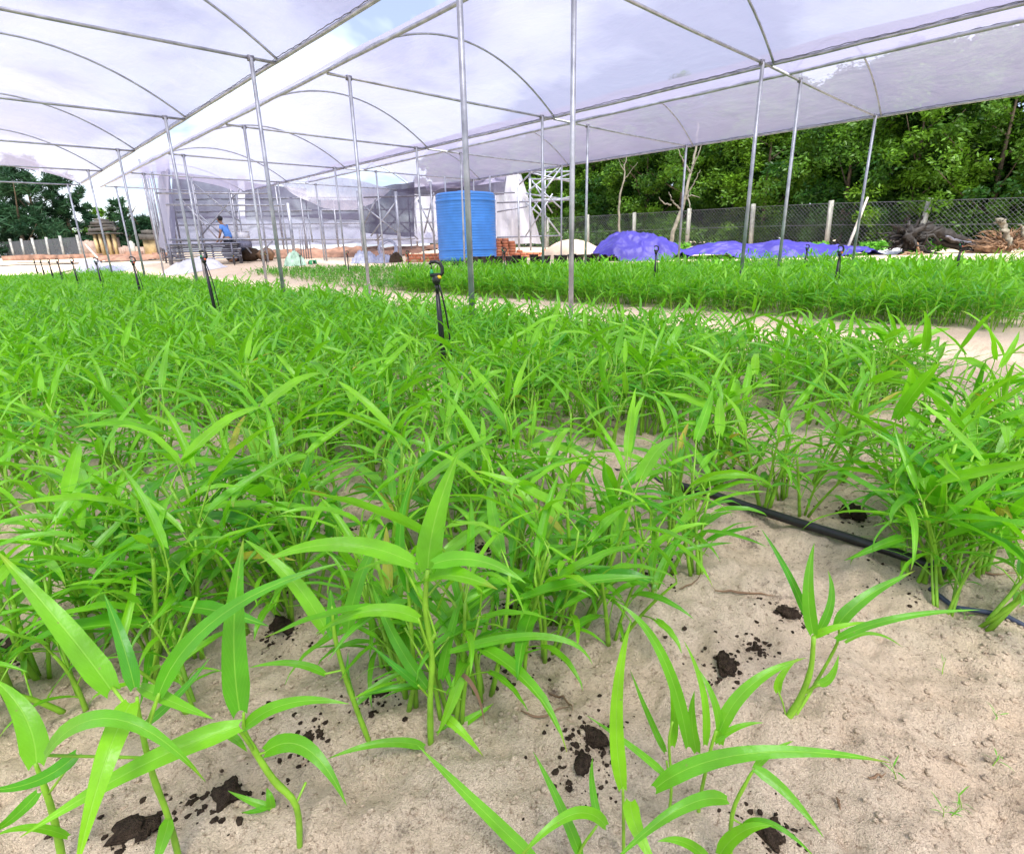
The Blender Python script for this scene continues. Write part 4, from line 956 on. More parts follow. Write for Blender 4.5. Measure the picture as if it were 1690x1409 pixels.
for k, (x, y, w, h, lab, mm) in enumerate(((600, 416, 40, .34, 'heap of grey scrap plastic by the greenhouse foot', GREYP), (632, 418, 34, .22, 'flattened dark rubble left of the low brick wall', GREYP), (652, 417, 22, .26, 'dark rubble heap against the low brick wall', COMPOST),
        (720, 424, 18, .14, 'small brown clump on the sand left of the tank', ROOT))):
    heap('rubble_heap', lab, 'rubble', x, y, 20.2, w, h, .9, mm, 30+k, None, .45, 40, 'rubble heaps near the greenhouse')

# ------------------------------------------------------------------ fences
def fence(pts, zt, ph, label, postm, n_sub=0, wire=True, net=None, cell=.13, name='wire_fence', pw=.13):
    O = V(*pts[0][:2], float(gz0(*pts[0][:2]))); t = empty(name, O, label, 'fence')
    for k, p in enumerate(pts):
        g = float(gz0(p[0], p[1])); h = ph+rng.normal(0, .03); le = rng.normal(0, .035, 2)
        a = YR
        m_ = MB(); R = np.array(Matrix.Rotation(le[0], 3, 'X') @ Matrix.Rotation(le[1], 3, 'Y') @ Matrix.Rotation(a+.4, 3, 'Z'))
        m_.box((p[0], p[1], g+h/2-.1), (pw, pw, h+.2), R=R, j=.006); m_.build('fence_post', postm, t, smooth=False, origin=O)
    mb = MB(); H = ph-.12; nb = None
    for k in range(len(pts)-1):
        a = V(*pts[k][:2], float(gz0(*pts[k][:2]))+.03); b = V(*pts[k+1][:2], float(gz0(*pts[k+1][:2]))+.03); L = np.linalg.norm(b-a); e = (b-a)/L
        dn = V(-e[1], e[0], 0)*.07
        if wire:
            w = .0026
            for s in (1, -1):
                x = -H
                while x < L:
                    x0, z0, x1, z1 = (x, 0, x+H, H) if s > 0 else (x, H, x+H, 0)
                    # clip to the panel
                    if x0 < 0: z0 += (-x0)*(1 if s > 0 else -1); x0 = 0
                    if x1 > L: z1 -= (x1-L)*(1 if s > 0 else -1); x1 = L
                    if x1 > x0:
                        A = a+e*x0+V(0, 0, z0)+dn; B = a+e*x1+V(0, 0, z1)+dn
                        mb.tube([A, B], w, 3, cap=False)
                    x += cell
            for z in (0, H*.5, H): mb.tube([a+V(0, 0, z)+dn, b+V(0, 0, z)+dn], .006, 4, cap=False)
    if wire:
        o = mb.build('wire_mesh', STEELD, t, smooth=False, origin=O); o['kind'] = 'stuff'
    if net:
        v, f = [], []
        for k, p in enumerate(pts):
            g = float(gz0(p[0], p[1])); v += [(p[0], p[1], g), (p[0], p[1], g+ph-.15)]
        v = np.array(v)-O+V(.05, .05, 0); f = [[2*k, 2*k+2, 2*k+3, 2*k+1] for k in range(len(pts)-1)]
        link('net', mesh('net', v, f, mats=net), t)
    return t
fp = [(24.5-.02*k, 1.9-3.02*(-k)+0.) for k in range(-3, 9)]
fp = [(24.45+.035*max(0, y-8), y) for (x, y) in fp]
fence(fp, 2, 1.66, 'chain link fence on square concrete posts in front of the woods', CONC, cell=.14)
fl = [G(x, 428, fd) for x, fd in ((-30, 52), (5, 49.5), (25, 47), (43, 45), (62, 43.2), (84, 41.5), (108, 40), (136, 38.5))]
fence([tuple(p) for p in fl], 2, 1.42, 'netted fence on short concrete posts at the far left', simple('old_concrete', (.25, .25, .24), .9, var=.2, scale=4), wire=False, net=FNET, pw=.13)

# ------------------------------------------------------------------ trees
def leafcloud(centers, radii, nper, size, aspect, seed, droop=0., flat=.75, tints=None):
    g = np.random.default_rng(seed); C = np.repeat(centers, nper, 0); Rr = np.repeat(radii, nper)
    n = len(C); dv = g.normal(size=(n, 3)); dv /= np.linalg.norm(dv, axis=1)[:, None]; rr = g.random(n)**.45
    P = C+dv*(rr*Rr)[:, None]*np.array([1, 1, flat])
    a = g.normal(size=(n, 3)); a[:, 2] = a[:, 2]*.6-droop; a += dv*.6; a /= np.linalg.norm(a, axis=1)[:, None]
    b = np.cross(a, g.normal(size=(n, 3))+np.array([0, 0, .6])); b /= np.linalg.norm(b, axis=1)[:, None]
    s = size*g.uniform(.6, 1.3, n)[:, None]; w = s*aspect
    v = np.stack([P-a*s*.5, P+b*w*.5-a*s*.05, P+a*s*.5, P-b*w*.5-a*s*.05], 1).reshape(-1, 3)
    f = np.arange(n*4).reshape(-1, 4)
    t = np.repeat((np.repeat(tints if tints is not None else np.zeros(len(centers)), nper)+g.uniform(-.12, .12, n)), 4)
    return v, f, t
def tree(base, h, cr, label, cat='tree', group=None, name='leafy_tree', ncl=90, nper=110, size=.17, aspect=.38, seed=0, trunk=BARK, low=.12, mat=None, lean=(0, 0), droop=.2, tint=.45, tr=.10, ell=1.0, showlimbs=7):
    g = np.random.default_rng(seed+1000); B = V(base[0], base[1], float(gz0(base[0], base[1])))
    t = empty(name, B, label, cat, group)
    top = V(lean[0]*h, lean[1]*h, h*.78); pts = bez(V(0, 0, -.2), V(lean[0]*h*.2+g.normal(0, .15), lean[1]*h*.2+g.normal(0, .15), h*.4), top, 10)
    MB().tube(pts, np.linspace(tr*1.3, tr*.25, 10), 8, noise=.1).build('trunk', trunk, t)
    mb = MB()
    for k in range(showlimbs):
        s = pts[int(2+k*7/showlimbs)]; a = g.uniform(0, 6.28); l = cr*g.uniform(.5, .95)
        e = s+V(math.cos(a)*l, math.sin(a)*l, l*g.uniform(.5, 1.2)); mb.tube(bez(s, (s+e)/2+V(0, 0, -.1*l), e, 6), np.linspace(tr*.45, tr*.1, 6), 5)
    o = mb.build('branches', trunk, t)
    # clump centres over an uneven crown
    u = g.random(ncl); th = g.uniform(0, 6.28, ncl); zc = low+(1-low)*u
    prof = np.sin(np.pi*np.clip((zc-low)/(1-low)*.86+.10, 0, 1))**.6
    rad = cr*prof*np.sqrt(g.uniform(.15, 1.05, ncl))*(1+.25*np.sin(th*3+seed))
    C = np.column_stack([np.cos(th)*rad*ell+lean[0]*h*zc, np.sin(th)*rad+lean[1]*h*zc, zc*h])
    rs = cr*g.uniform(.13, .30, ncl)
    v, f, tt = leafcloud(C, rs, nper, size, aspect, seed, droop, tints=np.clip(tint+g.normal(0, .22, ncl)+(zc-.5)*.25, 0, 1))
    link('crown', mesh('crown', v, f, tint=tt, mats=mat or TREE, smooth=False), t)
    return t
k = 0
wl_ = []
for y in np.arange(-3.5, 31, 2.4):
    x = 27.2+rng.uniform(-.8, 1.0)+max(0, y-16)*.10
    wl_.append((x, y+rng.uniform(-.6, .6), rng.uniform(6.3, 7.5), rng.uniform(2.1, 2.7)))
for i, (x, y, h, cr_) in enumerate(wl_):
    px_ = proj([x, y, 3])[0]
    lab = 'dense green front row tree behind the wire fence, %s from the right edge' % ['outermost','first', 'second', 'third', 'fourth', 'fifth', 'sixth', 'seventh', 'eighth', 'ninth', 'tenth', 'eleventh', 'twelfth', 'thirteenth', 'fourteenth', 'fifteenth'][i]
    if px_ > 1420: yel = .62
    else: yel = .42 if i % 3 else .6
    tree((x, y), h, cr_, lab, group='front row trees of the wood', seed=40+i, tint=yel, ncl=125, nper=175, size=.185, low=.03, tr=.09)
for i, y in enumerate(np.arange(-7, 42, 2.9)):
    tree((31.5+rng.uniform(-1, 1), y, 0), rng.uniform(7.0, 8.2), 3.0, 'tall dark tree in the second row of the wood behind the chain link fence', group='trees of the wood, second row', seed=80+i, ncl=120, nper=90, size=.42, aspect=.6, tint=.12, tr=.13, low=.02, showlimbs=4)  # low tint puts the wood's inner shade into the leaf colour
# undergrowth at the wood's edge and weeds by the fence
UG = []; 
for y in np.arange(-8, 34, .55): UG.append((25.6+rng.uniform(-.3, 1.2), y, .5+rng.uniform(-.2, .55)))
UG = np.array(UG); v, f, tt = leafcloud(np.column_stack([UG[:, 0], UG[:, 1], gz0(UG[:, 0], UG[:, 1])+UG[:, 2]]), rng.uniform(.5, .95, len(UG)), 170, .17, .42, 5, 0., tints=rng.uniform(.0, .45, len(UG)))
tag(link('undergrowth', mesh('undergrowth', v, f, tint=tt, mats=TREE, smooth=False)), 'dark green undergrowth along the foot of the wood', kind='stuff')
WD = np.array([[*atf(x, y, fd)[:2], .1] for x, y, fd in [(1440+rng.uniform(-16, 16), 408, 18.6) for _ in range(7)]+[(1560+rng.uniform(-50, 30), 412, 18.2) for _ in range(12)]+[(rng.uniform(1110, 1180), 400, 21) for _ in range(8)]+[(1355+rng.uniform(-8, 10), 404, 20) for _ in range(3)]])
v, f, tt = leafcloud(np.column_stack([WD[:, 0], WD[:, 1], gz0(WD[:, 0], WD[:, 1])+.22]), np.full(len(WD), .22), 45, .16, .4, 6, -.3, tints=rng.uniform(.75, 1., len(WD)))
tag(link('weeds', mesh('weeds', v, f, tint=tt, mats=SEED, smooth=False)), 'yellow green weeds around the charred stump and tarpaulins', kind='stuff')
# bare trees in front of the wood
def bare(base_px, fd, pts_px, r0, mat, label, br):
    B = G(*base_px, fd); t = empty('bare_tree', B, label, 'tree')
    P = [B*0+V(0, 0, -.1)]+[atf(x, y, fd+o)-B for x, y, o in pts_px]; P = np.array(P); n = len(P); tt = np.linspace(0, n-1, n*4); Q = np.column_stack([np.interp(tt, np.arange(n), P[:, c]) for c in range(3)])
    Q += rng.normal(0, .015, Q.shape); MB().tube(Q, np.linspace(r0, r0*.3, len(Q)), 8, noise=.08).build('trunk', mat, t)
    for b in br:
        P = np.array([atf(x, y, fd+o)-B for x, y, o in b]); n = len(P); tt = np.linspace(0, n-1, n*4); Q = np.column_stack([np.interp(tt, np.arange(n), P[:, c]) for c in range(3)])+rng.normal(0, .012, (n*4, 3))
        MB().tube(Q, np.linspace(r0*.38, r0*.1, len(Q)), 6).build('branch', mat, t)
bare((1104, 398), 22.2, [(1112, 378, 0), (1126, 345, 0), (1134, 312, 0), (1143, 275, .2), (1150, 235, .3), (1152, 200, .3)], .085, PALEB, 'leaning bare grey tree with forked branches behind the tall tarpaulin',
     [[(1122, 345, 0), (1112, 335, -.1), (1107, 325, -.2), (1104, 318, -.2)], [(1108, 338, -.1), (1095, 336, -.2), (1087, 325, -.3)], [(1132, 325, 0), (1146, 300, -.2), (1156, 280, -.3)], [(1130, 330, 0), (1140, 322, -.2), (1155, 326, -.3)], [(1134, 318, 0), (1138, 340, -.3), (1142, 352, -.3)], [(1143, 275, 0), (1155, 250, -.2), (1160, 225, -.2)], [(1140, 285, .1), (1125, 262, 0), (1118, 240, 0)]])
bare((1022, 378), 23.2, [(1022, 350, 0), (1022, 325, 0), (1030, 300, 0), (1031, 270, 0), (1036, 250, 0)], .05, PALEB, 'thin pale bare tree standing before the dark wood, behind the tall tarpaulin',
     [[(1031, 295, 0), (1042, 282, -.1), (1052, 268, -.2)], [(1031, 285, 0), (1024, 270, -.1), (1020, 262, -.1)]])
p = G(1396, 408, 18.8); q = atf(1432, 326, 19.4)-p
tag(MB().tube([V(0, 0, -.05), q*.5+V(.02, 0, 0), q], [.05, .045, .035], 8, noise=.06).build('prop_pole', WOODP, loc=p), 'pale weathered pole leaning beside the last tunnel post before the fence', 'pole')

# charred stump and root heap
def limb(fd, pts, r, mat, name, t, B, noise=.38, jit=.035):
    P = np.array([atf(x, y, fd+o)-B for x, y, o in pts]); n = len(P); tt = np.linspace(0, n-1, n*5); Q = np.column_stack([np.interp(tt, np.arange(n), P[:, c]) for c in range(3)])+rng.normal(0, jit, (n*5, 3))
    MB().tube(Q, np.interp(tt, np.arange(n), np.array(r)), 10, noise=noise).build(name, mat, t, smooth=True)
fs = 17.6; B = G(1525, 420, fs)
t = empty('charred_stump', B, 'charred black fallen trunk with upturned roots lying before the fence', 'stump')
limb(fs, [(1500, 380, 0), (1525, 378, 0), (1550, 384, .1), (1580, 394, .2), (1606, 406, .4), (1622, 416, .6)], [.10, .15, .15, .14, .12, .06], CHAR, 'log', t, B, .3, .02)
limb(fs, [(1540, 398, .3), (1572, 404, .3), (1600, 416, .2), (1620, 428, .1)], [.07, .09, .07, .05], CHAR, 'log', t, B, .3, .02)
v, f = blob(3, 19, .75, 2.2, .8); c1 = atf(1498, 389, fs)-B
link('root_mass', mesh('root_mass', v*V(.34, .28, .24)*rng.uniform(.65, 1.35, (len(v), 1))+c1, f, mats=CHAR, smooth=False), t)
v, f = blob(3, 23, .8, 2.6, .8); c2 = atf(1512, 412, fs)-B
link('root_mass', mesh('root_mass', v*V(.20, .2, .2)*rng.uniform(.65, 1.35, (len(v), 1))+c2, f, mats=CHAR, smooth=False), t)
for k in range(95):
    a = rng.uniform(0, 6.28); c_ = c1 if k % 3 else c2; dr_ = RH*math.cos(a)*(1.25 if k % 3 else .8)+V(0, 0, math.sin(a)*.75)+FH*rng.uniform(-.8, .5); l = rng.uniform(.28, .72)
    s_ = c_+dr_*.12; e = c_+dr_*l+V(0, 0, rng.uniform(-.08, .08)); e[2] = max(e[2], .02); Q = bez(s_, (s_+e)/2+rng.normal(0, .10, 3), e, 6)+rng.normal(0, .022, (6, 3)); r0 = rng.uniform(.025, .07)
    MB().tube(Q, np.linspace(r0, r0*.25, 6), 6, noise=.45).build('root', CHAR, t, smooth=False)
for a, m_ in (([(1478, 424, -.4), (1500, 418, -.4), (1520, 420, -.3)], ROOT), ([(1512, 402, -.2), (1519, 416, -.3), (1524, 426, -.4)], ROOT), ([(1560, 390, -.1), (1585, 398, 0), (1612, 404, .1)], STEELD)):  # the grey last strip is an added highlight along the log, no root
    limb(fs, a, [.03, .035, .02], m_, 'root', t, B, jit=.02)
fs = 17.2; B = G(1655, 425, fs)
t = empty('root_heap', B, 'tangled heap of dry brown roots at the right edge before the fence', 'roots')
c0_ = atf(1655, 405, fs)-B
v, f = blob(3, 9, .45, 1.3, .62); link('root_ball', mesh('root_ball', v*V(.62, .5, .42)+V(0, 0, .15)+FH*.3, f, mats=ROOT), t)
for k in range(210):
    a = rng.uniform(0, 6.28); el = rng.uniform(-.15, 1.2); l = rng.uniform(.4, 1.05); dr_ = RH*math.cos(a)*math.cos(el)*1.25+FH*math.sin(a)*math.cos(el)*.8+V(0, 0, math.sin(el)*.72)
    s = V(0, 0, .18)+dr_*.25; e = V(0, 0, .14)+dr_*l; mid = (s+e)/2+rng.normal(0, .12, 3); Q = bez(s, mid, e, 7)+rng.normal(0, .012, (7, 3))
    MB().tube(Q, np.linspace(rng.uniform(.012, .035), .005, 7), 5, noise=.15).build('root', ROOT, t)
limb(fs, [(1668, 405, -.2), (1662, 385, -.2), (1656, 368, -.2), (1652, 360, -.2)], [.09, .07, .06, .05], PALEB, 'pale_root', t, B)
limb(fs, [(1656, 368, -.2), (1648, 364, -.2), (1643, 366, -.2)], [.05, .04, .02], PALEB, 'pale_root', t, B)
limb(fs, [(1690, 400, -.2), (1688, 382, -.2), (1684, 372, -.2)], [.06, .05, .02], PALEB, 'pale_root', t, B)

# trees, gate and wall at the far left
def feathery(px, fd, top, wpx_, label, seed, ncl=90, nper=120, lean=(0, 0)):
    B = G(px, 425, fd); h = float(atf(px, top, fd)[2])-B[2]; return tree((B[0], B[1]), h, wpx_/FPX*fd/2, label, group='feathery dark trees at the far left', name='casuarina_tree', seed=seed, mat=CASU, ncl=int(ncl*.75), nper=int(nper*.8), size=.85, aspect=.10, low=.06, droop=-.2, tint=.3, tr=.2, lean=lean)
feathery(18, 56, 262, 80, 'tall feathery dark tree at the left edge, behind the netted fence', 1, lean=(0, 0))
feathery(75, 52, 262, 84, 'tall broad feathery dark tree left of the leaning tunnel posts', 2, ncl=130)
feathery(128, 54, 290, 66, 'feathery dark tree right of the two tallest ones at the far left', 3)
feathery(46, 50, 350, 130, 'low dark bushy tree in front of the tall feathery trees', 4)
feathery(-60, 56, 300, 90, 'feathery dark tree cut by the left edge', 5)
feathery(222, 47, 325, 44, 'thin topped feathery tree between tunnel and greenhouse', 6, ncl=46)
feathery(246, 44, 362, 50, 'low dark tree close to the left corner of the greenhouse', 7, ncl=60)
feathery(205, 49, 372, 46, 'low dark bush like tree right of the old gate', 8, ncl=60)
B = G(175, 425, 58); tree((B[0], B[1]), float(atf(175, 345, 58)[2])-B[2], 1.3, 'small bright green tree behind the old gate', seed=9, name='leafy_tree', ncl=40, nper=90, size=.3, tint=.9, tr=.12)
B = G(150, 425, 60); tree((B[0], B[1]), float(atf(150, 380, 60)[2])-B[2], 3.6, 'wide pale shrub behind the far left fence', cat='shrub', seed=12, name='shrub', ncl=60, nper=70, size=.4, tint=.8, tr=.1, low=.05)
fg = 42.; B = G(181, 424, fg); s = fg/FPX
t = empty('old_gate', B, 'small old ochre gatehouse with a dark mossy tiered roof', 'gatehouse', rz=YR)
hgt = (424-392)*s
for x in (-15, -7, 5, 14): MB().box((x*s, 0, hgt/2), (3.2*s, .3, hgt)).build('pillar', STONE, t, smooth=False)
MB().box((-1*s, .25, hgt*.45), (34*s, .25, hgt*.8)).build('wall', STONER, t, smooth=False)
for (zz, w, h) in ((0, 44, 3), (4.5, 36, 5), (10.5, 30, 3), (14.5, 22, 4), (19, 12, 3)):
    MB().box((-1*s, .1, hgt+(zz+h/2)*s), (w*s, .9, h*s), j=.06).build('roof_tier', STONED, t, smooth=False)
for x in (-18, 16):
    MB().tube([(x*s, 0, hgt+4*s), ((x*1.15)*s, 0, hgt+7*s), (x*1.1*s, 0, hgt+11*s)], [.14, .10, .04], 6).build('roof_ornament', STONED, t)
B = G(214, 424, fg)
t = empty('old_gate', G(252, 424, fg), 'small ochre shrine with a dark roof beside the greenhouse corner', 'shrine', rz=YR)
MB().box((0, 0, .5), (13*s, .6, 1.0)).build('body', STONE, t, smooth=False); MB().box((0, 0, 1.2), (18*s, .9, .36), j=.05).build('roof', STONED, t, smooth=False); MB().box((0, 0, 1.5), (11*s, .7, .3), j=.05).build('roof_tier', STONED, t, smooth=False)
def plain_wall(x0, x1, ytop, fd, label, m_, th=.25):
    a, b = G(x0, 424, fd), G(x1, 424, fd); h = float(atf(x0, ytop, fd)[2])-a[2]; mb = MB(); L = np.linalg.norm((b-a)[:2]); n = 12
    for k in range(n):
        mb.box(((k+.5)*L/n, 0, h/2-.1+rng.normal(0, .03)), (L/n-.004, th, h+.2+rng.normal(0, .05)))
    o = mb.build('wall', m_, loc=a, smooth=False); o.rotation_euler = (0, 0, YR); return tag(o, label, 'wall', 'old walls at the far left')
plain_wall(138, 166, 398, fg, 'rough brown masonry wall left of the old gatehouse', STONER)
plain_wall(200, 246, 408, fg, 'low brown wall with a dark top right of the old gatehouse', STONER)
o = plain_wall(8, 280, 423, 36, 'long very low reddish earth kerb along the far sand', REDSOIL, .5)
t = empty('grave_marker', G(221, 424, fg-3), 'rounded grey stone marker between the gatehouse and the shrine', 'marker', rz=YR)
MB().box((0, 0, .4), (7*s, .25, .8)).build('slab', CONC, t); v, f = blob(2, 4, .05, 1, 1); link('round_top', mesh('round_top', v*V(3.5*s, .13, 3.5*s)+V(0, 0, .8), f, mats=CONC), t)
p = G(165, 432, 30); q = atf(141, 404, 31)-p
tag(MB().tube([V(0, 0, 0), q], [.05, .05], 8).build('leaning_pole', WOODP, loc=p), 'pale pole leaning in front of the brown wall at the far left', 'pole')
# pipe manifold with short upright sticks, hoses on the far sand
a, b = G(165, 449, 17.5), G(278, 447, 18.2); L = np.linalg.norm(b-a)
t = empty('pipe_manifold', a, 'long grey pipe with a row of short upright sticks on the far sand', 'pipe', rz=math.atan2(b[1]-a[1], b[0]-a[0]))
MB().box((L/2, 0, .04), (L, .10, .09)).build('pipe', STEELD, t)
for k in range(14): MB().tube([(L*(k+.5)/14, 0, .06), (L*(k+.5)/14+rng.normal(0, .01), 0, .22+rng.uniform(-.03, .05))], .012, 6).build('upright_stick', WOODP, t)
for k, (xs, ys, fd0, fd1, lab) in enumerate(((0, 200, 24, 26, 'dark hose snaking over the far sand, nearest the netted fence'), (0, 175, 19.5, 22, 'dark hose lying over the far sand, nearest the near bed'), (30, 330, 28, 23, 'dark hose crossing the far sand towards the greenhouse'))):
    P = np.array([G(xs+(ys-xs)*u, 440, fd0+(fd1-fd0)*u+.5*math.sin(u*9+k)) for u in np.linspace(0, 1, 40)]); P[:, 2] += .02; O = P[0].copy()
    tag(MB().tube(P, .022, 6).build('far_hose', BLACKP, origin=O, loc=O), lab, 'hose', 'hoses on the far sand')

# ------------------------------------------------------------------ half built net greenhouse
FA, FB = 21.5, 27.0
B = G(285, 425, FA)
gh = empty('net_greenhouse', B, 'half built greenhouse frame with grey shade nets and loose white curtains behind the tunnels', 'greenhouse')
def bar(a, b, r, name='frame_bar', mat=STEEL, n=8):
    MB().tube([atf(*a)-B, atf(*b)-B], r, n).build(name, mat, gh)
def postg(x, fd, ytop, r=.045, mat=STEEL, name='post'):
    p = G(x, 420, fd); q = atf(x, ytop, fd); q = V(p[0], p[1], q[2]); MB().tube([p-B-V(0, 0, .1), q-B], r, 8).build(name, mat, gh)
def panel(corners, mat, name, nu=14, nv=8, wav=.10, seed=1, bulge=0):
    """cloth between four corners given as (px, py, forward distance)"""
    c = [atf(*k)-B for k in corners]; u = np.linspace(0, 1, nu)[:, None, None]; v = np.linspace(0, 1, nv)[None, :, None]
    P = (1-u)*(1-v)*c[0]+u*(1-v)*c[1]+u*v*c[2]+(1-u)*v*c[3]
    uu = np.linspace(0, 1, nu)[:, None]+np.zeros((nu, nv)); vv = np.linspace(0, 1, nv)[None]+np.zeros((nu, nv))
    P = P+(wav*(fbm(uu*nu*.45+seed, vv*2, 3, seed)+.4*np.sin(uu*nu*.9+seed)*vv))[..., None]*FH+(.05*fbm(uu*5, vv*3+seed, 2, seed+4)*((vv > .99)|(vv < .01)))[..., None]*V(0, 0, 1)
    a, b = np.meshgrid(np.arange(nu-1), np.arange(nv-1), indexing='ij'); q = (a*nv+b).ravel()
    return link(name, mesh(name, P.reshape(-1, 3), np.stack([q, q+nv, q+nv+1, q+1], 1), mats=mat), gh)
# posts
for x, yt in ((278, 270), (338, 290), (395, 312), (441, 312), (486, 335), (538, 330), (600, 315), (661, 316), (718, 300), (857, 284), (876, 280)):
    postg(x, FA, yt, .06 if x in (661, 486) else .038)
for x, yt in ((262, 262), (290, 285), (340, 290), (398, 300), (470, 300), (508, 320), (560, 330), (626, 320), (690, 310), (740, 300), (820, 290), (850, 285)):
    postg(x, FB, yt, .045, STEELD)
for fd, x in ((22.6, 272), (23.8, 268), (25.2, 264), (26.2, 290), (25, 296), (23.8, 302)): postg(x, fd, 275, .035, STEELD)
# rails
for y0, y1, x0, x1 in ((319, 319, 258, 441), (338, 339, 274, 470), (396, 394, 278, 485)): bar((x0, y0, FA), (x1, y1, FA), .035, 'rail')
for y0, y1, x0, x1, f in ((329, 325, 290, 690, FB), (350, 345, 290, 720, FB), (372, 366, 290, 800, FB), (398, 392, 290, 850, FB), (326, 318, 600, 850, FA), (335, 330, 820, 940, FA), (350, 341, 820, 870, FA), (392, 389, 820, 925, FA)): bar((x0, y0, f), (x1, y1, f), .026, 'rail', STEELD)
# crossed braces of the front bay and the far bays
for a, b in (((314, 298), (396, 366)), ((395, 313), (329, 393)), ((318, 345), (362, 384)), ((625, 318), (600, 372)), ((600, 340), (656, 384)), ((652, 335), (612, 390)), ((716, 318), (700, 385)), ((690, 330), (718, 390)), ((392, 392), (415, 418)), ((450, 398), (430, 420)), ((508, 350), (516, 400))):
    bar((*a, FA+.1), (*b, FA+.1), .028, 'brace')
for a, b in (((300, 330), (360, 395)), ((610, 322), (690, 395)), ((690, 322), (620, 398)), ((845, 395), (890, 330)), ((740, 300), (800, 330)), ((800, 300), (740, 330))): bar((*a, FB-.2), (*b, FB-.2), .03, 'brace', STEELD)
# lattice at the right end
for a, b in (((874, 285), (941, 300)), ((874, 285), (928, 272)), ((857, 305), (878, 284)), ((872, 315), (928, 272)), ((872, 296), (941, 296)), ((868, 320), (941, 330)), ((872, 330), (941, 329)), ((874, 292), (912, 352)), ((870, 318), (928, 392)), ((878, 300), (926, 344)), ((912, 320), (866, 392)), ((928, 274), (900, 312)), ((900, 335), (941, 325)), ((862, 330), (900, 362)), ((905, 300), (941, 287)), ((880, 285), (941, 283))):
    bar((*a, FA+rng.uniform(-.3, .8)), (*b, FA+rng.uniform(-.3, .8)), .027, 'lattice_bar', STEEL)
for x in (876, 900, 941): postg(x, FA+.6, 280, .03, STEEL)
# nets and curtains
panel([(284, 284, FB), (392, 298, FB), (392, 360, FB), (284, 362, FB)], NETD, 'dark_net', seed=1)
panel([(404, 300, FB), (506, 312, FB), (506, 358, FB), (404, 358, FB)], NETD, 'dark_net', seed=2)
panel([(504, 330, FB), (600, 330, FB), (600, 364, FB), (506, 360, FB)], NETD, 'dark_net', seed=3)
panel([(284, 358, FB+.1), (600, 352, FB+.1), (600, 402, FB+.1), (284, 410, FB+.1)], NETL, 'pale_net', nu=30, seed=4)
panel([(392, 290, FB+.05), (405, 290, FB+.05), (405, 362, FB+.05), (392, 362, FB+.05)], NETW, 'net_strip', nu=4, seed=5)
panel([(598, 312, FA+2), (684, 300, FA+2), (684, 392, FA+2), (600, 384, FA+2)], NETD, 'dark_net', seed=6)
panel([(598, 384, FB), (724, 384, FB), (724, 402, FB), (598, 404, FB)], NETL, 'pale_net', seed=7)
panel([(680, 305, FB), (735, 300, FB), (735, 395, FB), (680, 398, FB)], NETW, 'white_curtain', seed=8)
panel([(818, 290, FB-1), (860, 286, FB-1), (893, 402, FB-1.4), (818, 402, FB-1)], NETW, 'white_curtain', nu=16, nv=14, wav=.45, seed=9)
panel([(258, 256, FA+.6), (275, 262, FA), (286, 424, FA), (266, 405, FA+1.2)], NETW, 'white_curtain', nu=8, nv=14, wav=.35, seed=10)
panel([(256, 258, FB), (276, 262, FA+.3), (290, 424, FA+.3), (270, 410, FB)], NETL, 'side_net', nu=16, nv=8, wav=.3, seed=11)
panel([(640, 316, FA+.4), (836, 292, FA+.4), (832, 322, FA+.4), (700, 322, FA+.6)], NETD, 'rolled_net', nu=22, seed=12)
panel([(700, 305, FA), (835, 290, FA), (832, 300, FA), (705, 316, FA)], FILM, 'loose_film', nu=22, wav=.3, seed=13)
# low shelf, bundled pipes and boxes inside the front bay
def lbox(x, y, w, h, fd, lab, cat, mat, name, dep=.4, grp=None):
    p = atf(x, y+h/2, fd); s = fd/FPX; t = MB().box((0, 0, h*s/2), (w*s, dep, h*s), j=.004)
    t.box((0, 0, h*s+.012), (w*s*1.04, dep*1.04, .02))
    for k in (-.32, 0, .32): t.box((k*w*s, -dep/2-.006, h*s/2), (.02, .012, h*s*.86))
    o = t.build(name, mat, loc=(p[0], p[1], p[2]), smooth=False); o.rotation_euler = (0, 0, YR); return tag(o, lab, cat, grp)
sh = empty('work_bench', G(345, 420, FA-.5), 'long grey bench of stacked steel profiles in front of the bending person', 'bench', rz=YR)
zz = float(atf(345, 402, FA-.5)[2])-float(gz0(*G(345, 420, FA-.5)[:2]))
for k in range(7):
    for j in range(3): MB().tube([(-1.35+rng.normal(0, .06), -.12+j*.12, zz-.05-k*.075), (1.1+rng.normal(0, .08), -.12+j*.12, zz-.05-k*.075)], .033, 6).build('steel_profile', STEELD if (k+j) % 2 else STEEL, sh)
for x in (-1.2, 0, 1.0):
    for yy in (-.3, .3): MB().box((x, yy, zz/2), (.05, .05, zz)).build('leg', STEELD, sh)
MB().box((-.1, 0, zz+.0), (2.6, .6, .03)).build('board', GREYP, sh)
lbox(399, 391, 20, 13, FA+.3, 'white plastic box on the bench right of the bending person', 'box', WHITEP, 'white_box')
lbox(405, 404, 14, 9, FA-.3, 'pale grey box below the white box', 'box', NETL, 'grey_box')
for k, (x, h, w) in enumerate(((392, .7, .5), (414, .5, .4), (440, .55, .35))):
    p = G(x, 418, FA+.8); v, f = blob(2, 50+k, .35, 1.4, 1); tag(link('dark_bundle', mesh('dark_bundle', v*V(w, .3, h*.5)+V(0, 0, h*.45), f, mats=[DARKC, COMPOST, ROOT][k]), loc=p), ['dark bundle on the ground under the white box', 'dark brown bundle between greenhouse posts', 'reddish brown bundle left of the thick greenhouse post'][k], 'bundle')
